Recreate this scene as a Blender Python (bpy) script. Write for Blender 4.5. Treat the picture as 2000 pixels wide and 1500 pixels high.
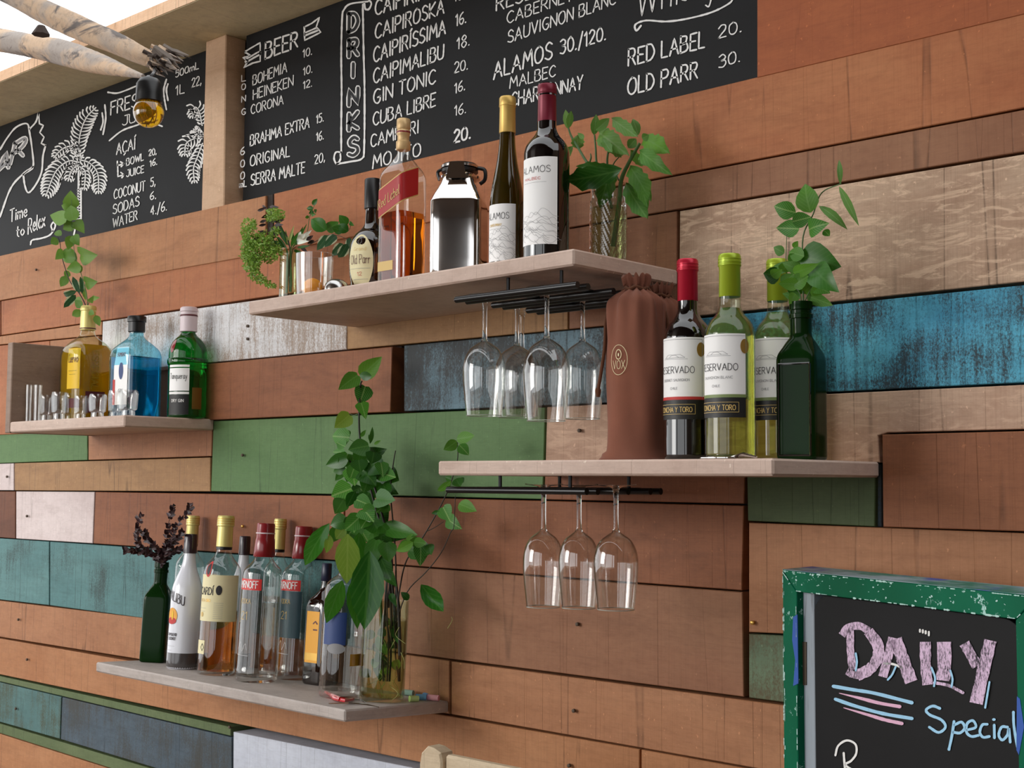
import bpy, math, random
import numpy as np
from math import pi, sin, cos
random.seed(7); rng = np.random.default_rng(7)
C = bpy.context.scene.collection
for o in list(bpy.data.objects): bpy.data.objects.remove(o)

# ------------------------------------------------------------------ camera
YAW, PITCH, ROLL, F, CD, H = 0.7428067, 0.0739983, 0.0068954, 2600.0, 1.85, 1.60
_cy,_sy,_cp,_sp,_cr,_sr = cos(YAW),sin(YAW),cos(PITCH),sin(PITCH),cos(ROLL),sin(ROLL)
FW = np.array([-_sy*_cp,_cy*_cp,_sp]); _R = np.array([_cy,_sy,0.]); _U = np.cross(_R,FW)
RT = _R*_cr+_U*_sr; UP = -_R*_sr+_U*_cr
CAM = np.array([0.,-CD,H])
cam = bpy.data.cameras.new('camera'); camo = bpy.data.objects.new('camera', cam); C.objects.link(camo)
from mathutils import Matrix, Vector
camo.matrix_world = Matrix(((RT[0],UP[0],-FW[0],CAM[0]),(RT[1],UP[1],-FW[1],CAM[1]),(RT[2],UP[2],-FW[2],CAM[2]),(0,0,0,1)))
cam.sensor_width = 36; cam.lens = F/2000*36; cam.clip_start = .05
bpy.context.scene.camera = camo
# ------------------------------------------------------------------ light
S = bpy.context.scene
S.view_settings.view_transform = 'Standard'; S.view_settings.look = 'None'
S.view_settings.gamma = 1; S.view_settings.use_curve_mapping = False
S.view_settings.exposure = 0.28
w = bpy.data.worlds.new('sky'); S.world = w; w.use_nodes = True
bg = w.node_tree.nodes['Background']; bg.inputs[0].default_value = (.97,.985,1,1); bg.inputs[1].default_value = 1.5
def lamp(name, kind, loc, target, energy, col, **k):
    l = bpy.data.lights.new(name, kind); l.energy = energy; l.color = col
    for a,b in k.items(): setattr(l,a,b)
    o = bpy.data.objects.new(name, l); C.objects.link(o); o.location = loc
    o.rotation_euler = (Vector(target)-Vector(loc)).to_track_quat('-Z','Y').to_euler(); return o
lamp('sun','SUN',(-4,-3.4,2.6),(-1.75,0,1.55),.7,(1,.95,.88),angle=.30)
lamp('daylight_opening','AREA',(-3.6,-3.4,2.2),(-1.6,0,1.4),38,(1,.98,.95),shape='RECTANGLE',size=1.6,size_y=1.5)

# ------------------------------------------------------------------ geometry helpers
def ray(x,y): return RT*(x-1000)/F+UP*(750-y)/F+FW
def atY(x,y,Y=0.): q = ray(x,y); return CAM+q*((Y+CD)/q[1])
def atZ(x,y,z): q = ray(x,y); return CAM+q*((z-H)/q[2])
def hit(x,y,O,n): q = ray(x,y); return CAM+q*(np.dot(np.array(O)-CAM,n)/np.dot(q,n))
def proj(p):
    v = np.array(p,float)-CAM; d = v@FW; return 1000+F*(v@RT)/d, 750-F*(v@UP)/d, d
def X_for(px,Y,z):
    a,b = -6.,1.
    for _ in range(50):
        m=(a+b)/2
        if proj((m,Y,z))[0]<px: a=m
        else: b=m
    return a
def z_for(py,X,Y):
    a,b=0.,4.
    for _ in range(50):
        m=(a+b)/2
        if proj((X,Y,m))[1]>py: a=m
        else: b=m
    return a
def lin(c): return tuple(((v/255)/12.92 if v/255<=.04045 else ((v/255+.055)/1.055)**2.4) for v in c)
def L4(c): return (*lin(c),1)

def tag(o,label=None,cat=None,group=None,kind=None):
    if label: o['label']=label
    if cat: o['category']=cat
    if group: o['group']=group
    if kind: o['kind']=kind
    return o
def empty(name,loc,label,cat,group=None,rot=(0,0,0)):
    o = bpy.data.objects.new(name,None); C.objects.link(o); o.location=loc; o.rotation_euler=rot
    o.empty_display_size=.05
    return tag(o,label,cat,group)
def mesh(name,v,f,mat,parent=None,smooth=True,uv=None,label=None,sharp=.7,loc=None):
    m = bpy.data.meshes.new(name); m.from_pydata([tuple(map(float,p)) for p in v],[],f)
    if mat: m.materials.append(mat)
    if smooth:
        m.polygons.foreach_set('use_smooth',[True]*len(m.polygons))
        if sharp: m.set_sharp_from_angle(angle=sharp)
    if uv is not None:
        l = m.uv_layers.new(name='UVMap')
        li = np.empty(len(m.loops),int); m.loops.foreach_get('vertex_index',li)
        l.data.foreach_set('uv',np.array(uv,float)[li].ravel())
    m.update()
    o = bpy.data.objects.new(name,m); C.objects.link(o)
    if parent: o.parent=parent
    if loc is not None: o.location=loc
    if label: o['label']=label
    return o
class MB:
    def __init__(s): s.v=[]; s.f=[]; s.uv=[]
    def add(s,v,f,uv=None):
        n=len(s.v); s.v+= [tuple(p) for p in v]; s.f+=[tuple(i+n for i in q) for q in f]
        s.uv += list(uv) if uv is not None else [(0,0)]*len(v)
    def build(s,name,mat,parent=None,**k): return mesh(name,s.v,s.f,mat,parent,uv=s.uv,**k)
def inset(poly,d):
    n=len(poly); out=[]
    area=sum(poly[i][0]*poly[(i+1)%n][1]-poly[(i+1)%n][0]*poly[i][1] for i in range(n))
    sg=1 if area>0 else -1
    for i in range(n):
        a,b,c=[np.array(poly[j%n],float) for j in (i-1,i,i+1)]
        e1=(b-a)/np.linalg.norm(b-a); e2=(c-b)/np.linalg.norm(c-b)
        n1=np.array([-e1[1],e1[0]])*sg; n2=np.array([-e2[1],e2[0]])*sg
        k=n1+n2; out.append(b+k*(d/ max(.3,k@n1)))
    return out
def prism(poly,f0,f1,mapf,bev=.0012):
    """poly 2D, depth from back f0 to front f1, chamfered front; mapf(u,v,d)->3D"""
    n=len(poly); p2=inset(poly,bev)
    s=1 if f1>f0 else -1
    V=[mapf(p[0],p[1],f0) for p in poly]+[mapf(p[0],p[1],f1-s*bev) for p in poly]+[mapf(p[0],p[1],f1) for p in p2]
    Fc=[tuple(range(n-1,-1,-1)),tuple(range(2*n,3*n))]
    for r in (0,n):
        for i in range(n): Fc.append((r+i,r+(i+1)%n,r+n+(i+1)%n,r+n+i))
    return V,Fc
def fixn(o):
    import bmesh
    b=bmesh.new(); b.from_mesh(o.data); bmesh.ops.recalc_face_normals(b,faces=b.faces); b.to_mesh(o.data); b.free(); return o
def hexa(P,name,mat,parent=None,bev=.002,**k):
    """box from 8 corners: 4 bottom (ccw) + 4 top"""
    import bmesh
    f=[(3,2,1,0),(4,5,6,7),(0,1,5,4),(1,2,6,5),(2,3,7,6),(3,0,4,7)]
    o=mesh(name,P,f,mat,parent,smooth=False,**k)
    b=bmesh.new(); b.from_mesh(o.data); bmesh.ops.recalc_face_normals(b,faces=b.faces)
    if bev: bmesh.ops.bevel(b,geom=list(b.edges),offset=bev,segments=1,affect='EDGES')
    b.to_mesh(o.data); b.free(); return o
def box(x0,x1,y0,y1,z0,z1,name,mat,parent=None,bev=.002,**k):
    return hexa([(x0,y0,z0),(x1,y0,z0),(x1,y1,z0),(x0,y1,z0),(x0,y0,z1),(x1,y0,z1),(x1,y1,z1),(x0,y1,z1)],name,mat,parent,bev,**k)
def catmull(P,n=6,closed=False):
    P=[np.array(p,float) for p in P]
    if len(P)<3: 
        return [P[0]+(P[-1]-P[0])*t for t in np.linspace(0,1,n+1)]
    Q=([P[-1]]+P+[P[0],P[1]]) if closed else [2*P[0]-P[1]]+P+[2*P[-1]-P[-2]]
    out=[]
    for i in range(1,len(Q)-2):
        a,b,c,d=Q[i-1:i+3]
        for t in np.linspace(0,1,n,endpoint=False):
            out.append(.5*((2*b)+(c-a)*t+(2*a-5*b+4*c-d)*t*t+(3*b-a-3*c+d)*t**3))
    if not closed: out.append(Q[-2])
    return out
def tube(mb,pts,rad,seg=8,cap=True):
    pts=[np.array(p,float) for p in pts]; n=len(pts)
    if np.isscalar(rad): rad=[rad]*n
    V=[];Fc=[];UVs=[]
    t0=pts[1]-pts[0]; ref=np.array([0,0,1.]) if abs(t0[2])<.8*np.linalg.norm(t0) else np.array([1.,0,0])
    for i,p in enumerate(pts):
        t=pts[min(i+1,n-1)]-pts[max(i-1,0)]; t/=np.linalg.norm(t)+1e-12
        a=np.cross(t,ref); a/=np.linalg.norm(a)+1e-12; b=np.cross(t,a); ref=-b if False else np.cross(a,t)
        for k in range(seg):
            th=2*pi*k/seg; V.append(p+(a*cos(th)+b*sin(th))*rad[i]); UVs.append((k/seg,i/n))
    for i in range(n-1):
        for k in range(seg):
            Fc.append((i*seg+k,i*seg+(k+1)%seg,(i+1)*seg+(k+1)%seg,(i+1)*seg+k))
    if cap: Fc+= [tuple(range(seg)),tuple(range((n-1)*seg+seg-1,(n-1)*seg-1,-1))]
    mb.add(V,Fc,UVs)
def sec(th,n):
    c,s=abs(cos(th)),abs(sin(th)); return (c**n+s**n)**(-1/n)
def lathe(rings,seg=36,bot=True,top=True,asp=1.,twist=0.):
    """rings: (z,r,n) n=2 round ... 8 square"""
    V=[];Fc=[]
    for z,r,n in rings:
        for k in range(seg):
            th=2*pi*(k+.5)/seg; q=r*sec(th,n); V.append((q*cos(th),q*sin(th)*asp,z))
    for i in range(len(rings)-1):
        for k in range(seg): Fc.append((i*seg+k,i*seg+(k+1)%seg,(i+1)*seg+(k+1)%seg,(i+1)*seg+k))
    if bot: Fc.append(tuple(range(seg-1,-1,-1)))
    if top: Fc.append(tuple(range((len(rings)-1)*seg,len(rings)*seg)))
    return V,Fc
def smooth_prof(P,n=4):
    out=[]
    Q=[P[0]]+list(P)+[P[-1]]
    for i in range(1,len(Q)-2):
        b,c=np.array(Q[i],float),np.array(Q[i+1],float); a,d=np.array(Q[i-1],float),np.array(Q[i+2],float)
        # monotone-ish: linear z, hermite r
        def sl(p,q): return (q[1]-p[1])/(q[0]-p[0]) if abs(q[0]-p[0])>1e-6 else 0
        s0=sl(b,c); m0=sl(a,b); m1=sl(c,d)
        mb_=0 if m0*s0<=0 else 2*m0*s0/(m0+s0); mc=0 if m1*s0<=0 else 2*m1*s0/(m1+s0)
        h=c[0]-b[0]
        for t in np.linspace(0,1,n,endpoint=False):
            r=(2*t**3-3*t*t+1)*b[1]+(t**3-2*t*t+t)*h*mb_+(-2*t**3+3*t*t)*c[1]+(t**3-t*t)*h*mc
            out.append((b[0]+h*t,r,b[2]+(c[2]-b[2])*t))
    out.append(tuple(P[-1])); return out

# ------------------------------------------------------------------ materials
class NT:
    def __init__(s,name):
        s.m=bpy.data.materials.new(name); s.m.use_nodes=True; s.t=s.m.node_tree; s.t.nodes.clear()
        s.out=s.t.nodes.new('ShaderNodeOutputMaterial')
    def n(s,typ,**k):
        x=s.t.nodes.new('ShaderNode'+typ)
        for a,b in k.items():
            if a.startswith('i_'): x.inputs[int(a[2:])].default_value=b
            elif a in x.inputs and not hasattr(type(x),a): x.inputs[a].default_value=b
            else: setattr(x,a,b)
        return x
    def l(s,a,b): s.t.links.new(a,b)
    def mix(s,fac,a,b,mode='MIX'):
        x=s.t.nodes.new('ShaderNodeMix'); x.data_type='RGBA'; x.blend_type=mode
        for sock,val in ((x.inputs[0],fac),(x.inputs[6],a),(x.inputs[7],b)):
            if hasattr(val,'links'): s.l(val,sock)
            else: sock.default_value=val
        return x.outputs[2]
    def math(s,op,a,b=0.,clamp=False):
        x=s.t.nodes.new('ShaderNodeMath'); x.operation=op; x.use_clamp=clamp
        for i,val in ((0,a),(1,b)):
            if hasattr(val,'links'): s.l(val,x.inputs[i])
            else: x.inputs[i].default_value=val
        return x.outputs[0]
    def ramp(s,fac,a,b):
        x=s.t.nodes.new('ShaderNodeMapRange'); x.inputs[1].default_value=a; x.inputs[2].default_value=b; s.l(fac,x.inputs[0]); return x.outputs[0]
    def coords(s,scale,rand=True,kind='Object'):
        tc=s.n('TexCoord'); mp=s.n('Mapping'); mp.inputs['Scale'].default_value=scale; s.l(tc.outputs[kind],mp.inputs[0])
        if rand:
            oi=s.n('ObjectInfo'); cx=s.n('CombineXYZ')
            for i,k in enumerate((17,9,31)): s.l(s.math('MULTIPLY',oi.outputs['Random'],k),cx.inputs[i])
            s.l(cx.outputs[0],mp.inputs['Location'])
        return mp.outputs[0]
    def noise(s,vec,scale=1,detail=4,rough=.6,dist=0):
        x=s.n('TexNoise'); x.inputs['Scale'].default_value=scale; x.inputs['Detail'].default_value=detail
        x.inputs['Roughness'].default_value=rough; x.inputs['Distortion'].default_value=dist; s.l(vec,x.inputs['Vector']); return x.outputs['Fac']
    def principled(s,col,rough=.5,**k):
        x=s.n('BsdfPrincipled')
        if hasattr(col,'links'): s.l(col,x.inputs['Base Color'])
        else: x.inputs['Base Color'].default_value=col
        if hasattr(rough,'links'): s.l(rough,x.inputs['Roughness'])
        else: x.inputs['Roughness'].default_value=rough
        for a,b in k.items():
            key=a.replace('_',' '); 
            x.inputs[key].default_value=b
        s.l(x.outputs[0],s.out.inputs[0]); return x
    def bump(s,p,hgt,strength=.3,dist=.001):
        b=s.n('Bump'); b.inputs['Strength'].default_value=strength; b.inputs['Distance'].default_value=dist
        s.l(hgt,b.inputs['Height']); s.l(b.outputs[0],p.inputs['Normal'])
def plain(name,col,rough=.5,**k):
    t=NT(name); t.principled(L4(col),rough,**k); return t.m
def wood(name,base,light,dark,rough=.55,saw=.35,grain=.5,weather=0,wcol=(60,60,60),paint=False,vgrain=False,streak=0.):
    t=NT(name); P_=t.coords((1,1,1))
    def N(scale,d=4,r=.6,dist=0): 
        mp=t.n('Mapping'); mp.inputs['Scale'].default_value=scale; t.l(P_,mp.inputs[0]); return t.noise(mp.outputs[0],1,d,r,dist)
    blotch=N((3,3,6),4,.6,.6); dkp=N((4,4,14),5,.65,1.2); g=N((5,5,70),5,.6,.4); fine=N((30,30,420),3,.6); micro=N((420,6,5),3,.6); mott=N((55,55,75),5,.7,.3); speck=N((170,170,120),2,.5)
    ln1=N((15,.5,.35),1,.3); ln2=N((34,.5,.6),1,.3); lf=N((3,3,16),3,.6)
    def thin(n,c,w): return t.math('SUBTRACT',1.,t.ramp(t.math('ABSOLUTE',t.math('SUBTRACT',n,c)),.0,w),True)
    c=t.mix(t.ramp(blotch,.32,.68),L4(base),L4(light))
    c=t.mix(t.math('MULTIPLY',t.ramp(dkp,.50,.78),grain*.8),c,L4(dark))
    c=t.mix(t.math('MULTIPLY',t.ramp(g,.52,.78),grain*.45),c,L4(dark))
    c=t.mix(t.math('MULTIPLY',t.ramp(fine,.5,.8),.16),c,L4([v*.7 for v in dark]))
    c=t.mix(t.math('MULTIPLY',t.ramp(mott,.5,.75),.20),c,L4(dark)); c=t.mix(t.math('MULTIPLY',t.ramp(mott,.5,.25),.14),c,L4([min(255,v*1.12) for v in light]))
    c=t.mix(t.math('MULTIPLY',t.ramp(micro,.48,.72),saw*.45),c,L4(dark))
    l_=t.math('MAXIMUM',thin(ln1,.5,.007),t.math('MULTIPLY',thin(ln2,.42,.006),.6))
    c=t.mix(t.math('MULTIPLY',t.math('MULTIPLY',l_,t.ramp(lf,.3,.6)),min(.8,saw*1.5)),c,L4([v*.55 for v in dark]))
    c=t.mix(t.math('MULTIPLY',t.ramp(speck,.70,.76),.5),c,L4([min(255,v*1.25) for v in light]))
    if streak:
        sk=N((14,14,60),5,.7,1.5); c=t.mix(t.math('MULTIPLY',t.ramp(sk,.50,.62),streak),c,L4([min(255,v*1.12) for v in light]))
    if weather:
        e=N((330,200,210),5,.8,.5); e2=N((7,5,9),2,.5); e3=N((75,3,7),4,.7)
        s_=t.math('ADD',t.math('ADD',t.math('MULTIPLY',e,.75),t.math('MULTIPLY',e2,.6)),t.math('MULTIPLY',e3,.45))
        th=1.04-weather*.35
        c=t.mix(t.ramp(s_,th-.09,th+.08),c,L4(wcol))
    p=t.principled(c,rough,**{'Specular IOR Level':.22})
    hh=t.math('SUBTRACT',t.math('ADD',t.math('MULTIPLY',micro,.5),t.math('ADD',t.math('MULTIPLY',fine,.5),mott)),t.math('MULTIPLY',l_,1.2))
    t.bump(p,hh,.35,.0010)
    return t.m
W={}
W['orange']=wood('orange_wood',(167,100,64),(180,118,78),(121,69,42))
W['orange_deep']=wood('deep_orange_wood',(152,82,50),(167,96,58),(110,57,35),saw=.2)
W['orange_mid']=wood('mid_orange_wood',(156,100,64),(172,117,77),(109,66,41))
W['tan']=wood('tan_wood',(158,119,81),(176,137,95),(111,79,52))
W['pale']=wood('pale_wood',(176,144,120),(204,176,150),(130,98,72),saw=.4)
W['pink']=wood('pinkish_pale_wood',(186,148,122),(204,172,148),(146,106,82),saw=.3)
W['brown']=wood('red_brown_wood',(119,65,40),(137,78,49),(80,42,26))
W['brown_dark']=wood('dark_brown_wood',(90,51,34),(104,60,41),(62,33,22))
W['rose']=wood('rosy_wood',(149,100,70),(165,117,84),(109,70,46))
W['rose2']=wood('greyish_rosy_wood',(142,96,70),(154,110,82),(104,68,48))
W['green']=wood('green_painted_wood',(90,123,75),(101,132,84),(64,92,55),grain=.25,saw=.3)
W['green_dark']=wood('dark_green_painted_wood',(70,85,52),(81,95,61),(52,64,39),grain=.25,saw=.25)
W['green_grey']=wood('grey_green_painted_wood',(90,108,84),(112,134,106),(76,74,52),weather=.35,wcol=(92,84,60))
W['green_strip']=wood('olive_green_wood',(88,106,70),(106,120,82),(62,72,48))
W['teal']=wood('teal_painted_wood',(80,124,126),(98,140,140),(54,79,79),saw=.55,weather=.1,wcol=(61,80,79))
W['teal_green']=wood('dark_teal_wood',(80,116,116),(96,134,132),(54,76,74),saw=.5,weather=.25,wcol=(74,84,70))
W['slate']=wood('slate_blue_wood',(69,85,98),(85,100,112),(47,54,59),saw=.4,weather=.25,wcol=(69,71,69))
W['slate_grey']=wood('weathered_slate_wood',(92,118,130),(120,150,164),(50,54,58),saw=.4,weather=.42,wcol=(62,66,68))
W['blue']=wood('weathered_bright_blue_wood',(62,142,178),(92,184,216),(40,66,80),saw=.5,weather=.36,wcol=(52,62,68))
W['white']=wood('weathered_white_wood',(214,214,216),(238,238,240),(150,140,132),saw=.5,weather=.28,wcol=(160,142,128))
W['lilac']=wood('whitish_lilac_wood',(206,190,188),(224,210,208),(160,140,134),saw=.3,grain=.3)
W['white2']=wood('smooth_white_wood',(196,202,216),(214,220,232),(150,152,160),saw=.3,grain=.3)
W['shelf']=wood('shelf_wood',(176,152,136),(196,174,158),(132,106,92),saw=.1,grain=.6)
W['shelf_dark']=wood('aged_shelf_wood',(140,118,104),(160,138,122),(100,80,68),saw=.2,grain=.6)
W['shelf_grey']=wood('greyed_shelf_wood',(160,150,144),(182,172,166),(118,108,102),saw=.1,grain=.6)
W['post']=wood('post_wood',(202,166,134),(216,184,154),(164,126,96),saw=.15,grain=.5)
W['ply']=wood('soffit_wood',(214,202,164),(226,214,178),(134,116,82),saw=.1,grain=.6)
W['fascia']=wood('fascia_wood',(226,184,146),(236,200,166),(186,136,96),saw=.5)
W['chair']=wood('chair_wood',(196,176,148),(216,198,170),(150,126,98),saw=.1)
W['dark']=wood('near_black_wood',(44,32,26),(56,42,34),(26,18,14))
W['brown']=wood('red_brown_wood',(134,83,55),(152,97,66),(90,53,34))
W['brown_dark']=wood('dark_brown_wood',(104,64,46),(122,76,54),(72,42,28))
W['shelf']=wood('shelf_wood',(198,172,158),(216,194,180),(158,128,112),saw=.1,grain=.6)
W['shelf_grey']=wood('greyed_shelf_wood',(172,162,156),(196,186,180),(124,112,106),saw=.1,grain=.6)
W['pale']=wood('pale_wood',(168,132,108),(202,174,148),(122,90,66),saw=.5,streak=.7)
W['pink']=wood('pinkish_pale_wood',(178,138,114),(200,168,144),(136,98,76),saw=.35,streak=.4)
W['blue']=wood('weathered_bright_blue_wood',(66,150,184),(104,196,224),(40,70,84),saw=.5,weather=.36,wcol=(50,66,74))
W['rose']=wood('rosy_wood',(160,109,76),(178,127,92),(116,74,50))
W['orange_mid']=wood('mid_orange_wood',(168,114,76),(184,132,93),(120,76,48))
M={}
M['light_block']=wood('light_block_boards',(84,66,50),(104,84,64),(50,38,28))  # dark boards of the added, unseen roof, walls and posts
M['black_board']=NT('blackboard_paint')
_t=M['black_board']; _n=_t.noise(_t.coords((6,3,9),False),1,5,.6); _p=_t.principled(_t.mix(_t.ramp(_n,.35,.8),L4((9,10,12)),L4((18,19,22))),.55,**{'Specular IOR Level':.22}); _n2=_t.noise(_t.coords((80,80,80),False),1,3,.6); _t.bump(_p,_n2,.12,.0005); M['black_board']=_t.m
def chalk(name,col,cover=.8,sc=900,under=(36,36,42)):
    t=NT(name); n=t.noise(t.coords((sc,sc,sc*.35),False),1,3,.7); n2=t.noise(t.coords((40,40,30),False),1,3,.6)
    s=t.math('ADD',t.math('MULTIPLY',n,.7),t.math('MULTIPLY',n2,.3))
    c=t.mix(t.ramp(s,cover*.62,cover*.62+.16),L4(col),L4(under)); t.principled(c,.9); return t.m
M['chalk']=chalk('white_chalk',(236,236,234),1.0)
M['chalk_dim']=chalk('rubbed_chalk',(190,192,192),.82)
M['chalk_pink']=chalk('lilac_chalk',(222,194,222),.74,520)
M['chalk_rose']=chalk('pink_chalk',(226,180,206),.95,600)
M['chalk_blue']=chalk('light_blue_chalk',(160,208,238),.97,700)
M['chalk_black']=plain('blackened_chalk_gap',(28,29,31),.7)
M['black']=plain('black_plastic',(16,16,17),.35)
M['black_satin']=plain('black_metal_rod',(20,20,22),.3,Metallic=.3)
M['chrome']=plain('polished_steel',(215,212,210),.06,Metallic=1.)
M['steel']=plain('brushed_steel',(190,188,186),.18,Metallic=1.)
M['rust']=plain('rusty_hinge',(92,78,66),.7,Metallic=.2)
M['void']=plain('dark_backing_board',(26,18,14),.9)
M['floor']=wood('floor_boards',(104,82,64),(124,100,80),(70,54,40))
def thin_glass(name,tint=(1,1,1),edge=(.55,.62,.6),ior=1.5,rough=.015,boost=1.,bumpy=0):
    t=NT(name); lw=t.n('LayerWeight'); lw.inputs[0].default_value=.5
    f=t.math('POWER',lw.outputs['Facing'],4.)
    col=t.mix(f,(*tint,1),(*[a*b for a,b in zip(tint,edge)],1))
    tr=t.n('BsdfTransparent'); t.l(col,tr.inputs[0]); gl=t.n('BsdfGlossy'); gl.inputs['Roughness'].default_value=rough; gl.inputs[0].default_value=(1,1,1,1)
    r0=((ior-1)/(ior+1))**2; fr_=t.math('ADD',t.math('MULTIPLY',t.math('POWER',lw.outputs['Facing'],4.5),.85*boost),r0*boost*1.2,True)
    mx=t.n('MixShader'); t.l(fr_,mx.inputs[0]); t.l(tr.outputs[0],mx.inputs[1]); t.l(gl.outputs[0],mx.inputs[2]); t.l(mx.outputs[0],t.out.inputs[0])
    if bumpy:
        tc=t.n('TexCoord'); wv=t.n('TexWave'); wv.wave_type='BANDS'; wv.bands_direction='DIAGONAL'; wv.inputs['Scale'].default_value=bumpy
        t.l(tc.outputs['UV'],wv.inputs[0]); b=t.n('Bump'); b.inputs['Strength'].default_value=1; b.inputs['Distance'].default_value=.002; t.l(wv.outputs['Fac'],b.inputs['Height'])
        t.l(b.outputs[0],gl.inputs['Normal'])
    return t.m
M['glass']=thin_glass('clear_glass',(.97,.98,.97),(.32,.36,.34),boost=1.6)
M['ribbed']=thin_glass('ribbed_glass',(.84,.88,.86),(.4,.45,.42),boost=3.,rough=.06)
M['wineglass']=thin_glass('thin_crystal',(.99,.99,.985),(.62,.66,.60),boost=1.5)
M['glass_green']=thin_glass('green_tinted_glass',(.90,.95,.84),(.4,.5,.3),boost=1.0)
M['glass_water']=thin_glass('olive_tinted_glass',(.93,.95,.86),(.35,.4,.25),boost=1.0)
M['glass_blue']=thin_glass('blue_tinted_glass',(.50,.84,.95),(.2,.4,.6),boost=1.0)
M['glass_emerald']=plain('emerald_glass',(10,130,34),.05,**{'Transmission Weight':.85,'IOR':1.45})
M['glass_dark_green']=plain('dark_green_glass',(14,42,12),.13,**{'Transmission Weight':0.,'IOR':1.28,'Specular IOR Level':.3})
M['glass_olive']=plain('olive_glass',(70,60,8),.05,**{'Transmission Weight':.7,'IOR':1.45,'Coat Weight':.6})
M['glass_black']=plain('black_wine_glass',(8,5,6),.05,**{'Coat Weight':1.,'Coat Roughness':.03})
M['glass_brown']=plain('dark_brown_glass',(22,8,4),.05,**{'Coat Weight':1.})
def liquid(name,col,ior=1.34,tw=1.): return plain(name,col,.0,**{'Transmission Weight':tw,'IOR':ior})
M['water']=thin_glass('clear_spirit',(.93,.94,.93),(.6,.65,.65),ior=1.25)
M['whisky']=liquid('amber_whisky',(214,112,14)); M['rum']=liquid('golden_rum',(196,130,56)); M['tequila']=liquid('golden_tequila',(250,196,30),1.15,.72)
M['white_wine']=liquid('pale_green_wine',(236,232,140),1.14,.93); M['gin_blue']=liquid('blue_bottle_content',(40,170,210),1.12,.8); M['pond']=thin_glass('greenish_water',(.80,.84,.66),(.4,.5,.3),ior=1.15)
M['bulb']=plain('amber_glass_bulb',(200,150,10),.03,**{'Transmission Weight':.75,'Metallic':.0,'IOR':1.5,'Coat Weight':1.})
M['paper']=plain('white_label_paper',(250,250,249),.5); M['cream']=plain('cream_label_paper',(232,222,176),.55)
M['ink']=plain('dark_label_ink',(40,38,40),.6); M['grey_ink']=plain('grey_label_ink',(150,150,152),.6); M['red_ink']=plain('red_label_ink',(196,52,48),.6)
M['gold']=plain('gold_foil',(206,164,84),.32,Metallic=.7); M['gold_cap']=plain('gold_capsule',(212,176,96),.38,Metallic=.5)
M['pale_gold']=plain('pale_gold_capsule',(220,206,128),.35,Metallic=.35); M['champagne']=plain('champagne_wood_cap',(214,180,128),.4,Metallic=.3)
M['gold_print']=plain('gold_print',(214,182,110),.5)
M['maroon']=plain('maroon_capsule',(120,28,48),.35,Metallic=.3); M['red_cap']=plain('crimson_capsule',(190,26,54),.3,Metallic=.35); M['dark_red']=plain('dark_red_cap',(134,20,28),.28,**{'Coat Weight':.5})
M['lime']=plain('lime_capsule',(164,186,44),.32,Metallic=.3); M['red_label']=plain('red_label_paper',(170,24,28),.4); M['red_stripe']=plain('red_band',(214,40,36),.4)
M['yellow']=plain('yellow_label_paper',(240,196,30),.5); M['amber_label']=plain('amber_label_paper',(236,166,40),.5); M['navy']=plain('navy_plastic',(26,30,58),.35)
M['white_bottle']=plain('white_coated_bottle',(222,224,232),.22,**{'Coat Weight':.6}); M['plum_cap']=plain('dark_plum_cap',(40,22,32),.3,**{'Coat Weight':.4})
M['teal_label']=plain('dark_teal_label',(44,72,82),.35); M['blue_label']=plain('blue_label',(30,60,120),.5); M['burgundy']=plain('burgundy_label',(92,34,40),.5)
M['pink_white']=plain('pinkish_white_cap',(222,206,210),.4); M['black_label']=plain('black_label_paper',(22,22,22),.5); M['bronze_label']=plain('bronze_label',(120,92,36),.4,Metallic=.4)
M['orange_fruit']=plain('orange_peel',(246,158,24),.45,**{'Subsurface Weight':.1}); M['scissor_red']=plain('red_enamel',(190,20,34),.2,**{'Coat Weight':1.})
M['lily']=plain('white_petal',(240,240,226),.5,**{'Subsurface Weight':.2}); M['bud']=plain('pale_green_bud',(190,206,130),.5)
M['embossed']=plain('embossed_glass_letters',(150,120,30),.3)
def cloth(name,col):
    t=NT(name); n=t.noise(t.coords((700,700,700),False),1,2,.6); b=t.noise(t.coords((12,12,9),False),1,3,.5)
    p=t.principled(t.mix(t.ramp(b,.3,.7),L4(col),L4([v*.86 for v in col])),.95,**{'Sheen Weight':.12,'Sheen Roughness':.4}); t.bump(p,n,.3,.0006); return t.m
M['suede']=cloth('brown_suede',(140,86,66)); M['suede2']=cloth('shaded_brown_suede',(134,82,62)); M['rope']=cloth('brown_cord',(104,62,38))
def paint_frame():
    t=NT('chipped_green_paint'); v=t.coords((60,60,60),False)
    n=t.noise(v,1,5,.75); n2=t.noise(t.coords((6,6,3),False),1,3,.6); n3=t.noise(t.coords((14,14,200),False),1,3,.6)
    c=t.mix(t.ramp(n2,.3,.7),L4((0,84,56)),L4((4,104,74)))
    c=t.mix(t.ramp(t.math('ADD',t.math('MULTIPLY',n,.8),t.math('MULTIPLY',n2,.2)),.605,.63),c,L4((170,212,204)))
    p=t.principled(c,.42,**{'Specular IOR Level':.1}); t.bump(p,n,.15,.001); return t.m
M['green_paint']=paint_frame()
def edge_paint():
    t=NT('worn_layered_paint'); n=t.noise(t.coords((8,8,260),False),1,4,.7); n2=t.noise(t.coords((10,10,120),False),1,3,.6)
    c=t.mix(t.ramp(n,.4,.6),L4((28,110,92)),L4((140,158,166))); c=t.mix(t.ramp(n2,.56,.66),c,L4((66,82,150))); t.principled(c,.5); return t.m
M['edge_paint']=edge_paint()
M['chip']=plain('bare_paint_chip',(176,214,206),.6)
M['blue_paint']=plain('exposed_blue_paint',(24,80,170),.45)
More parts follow.
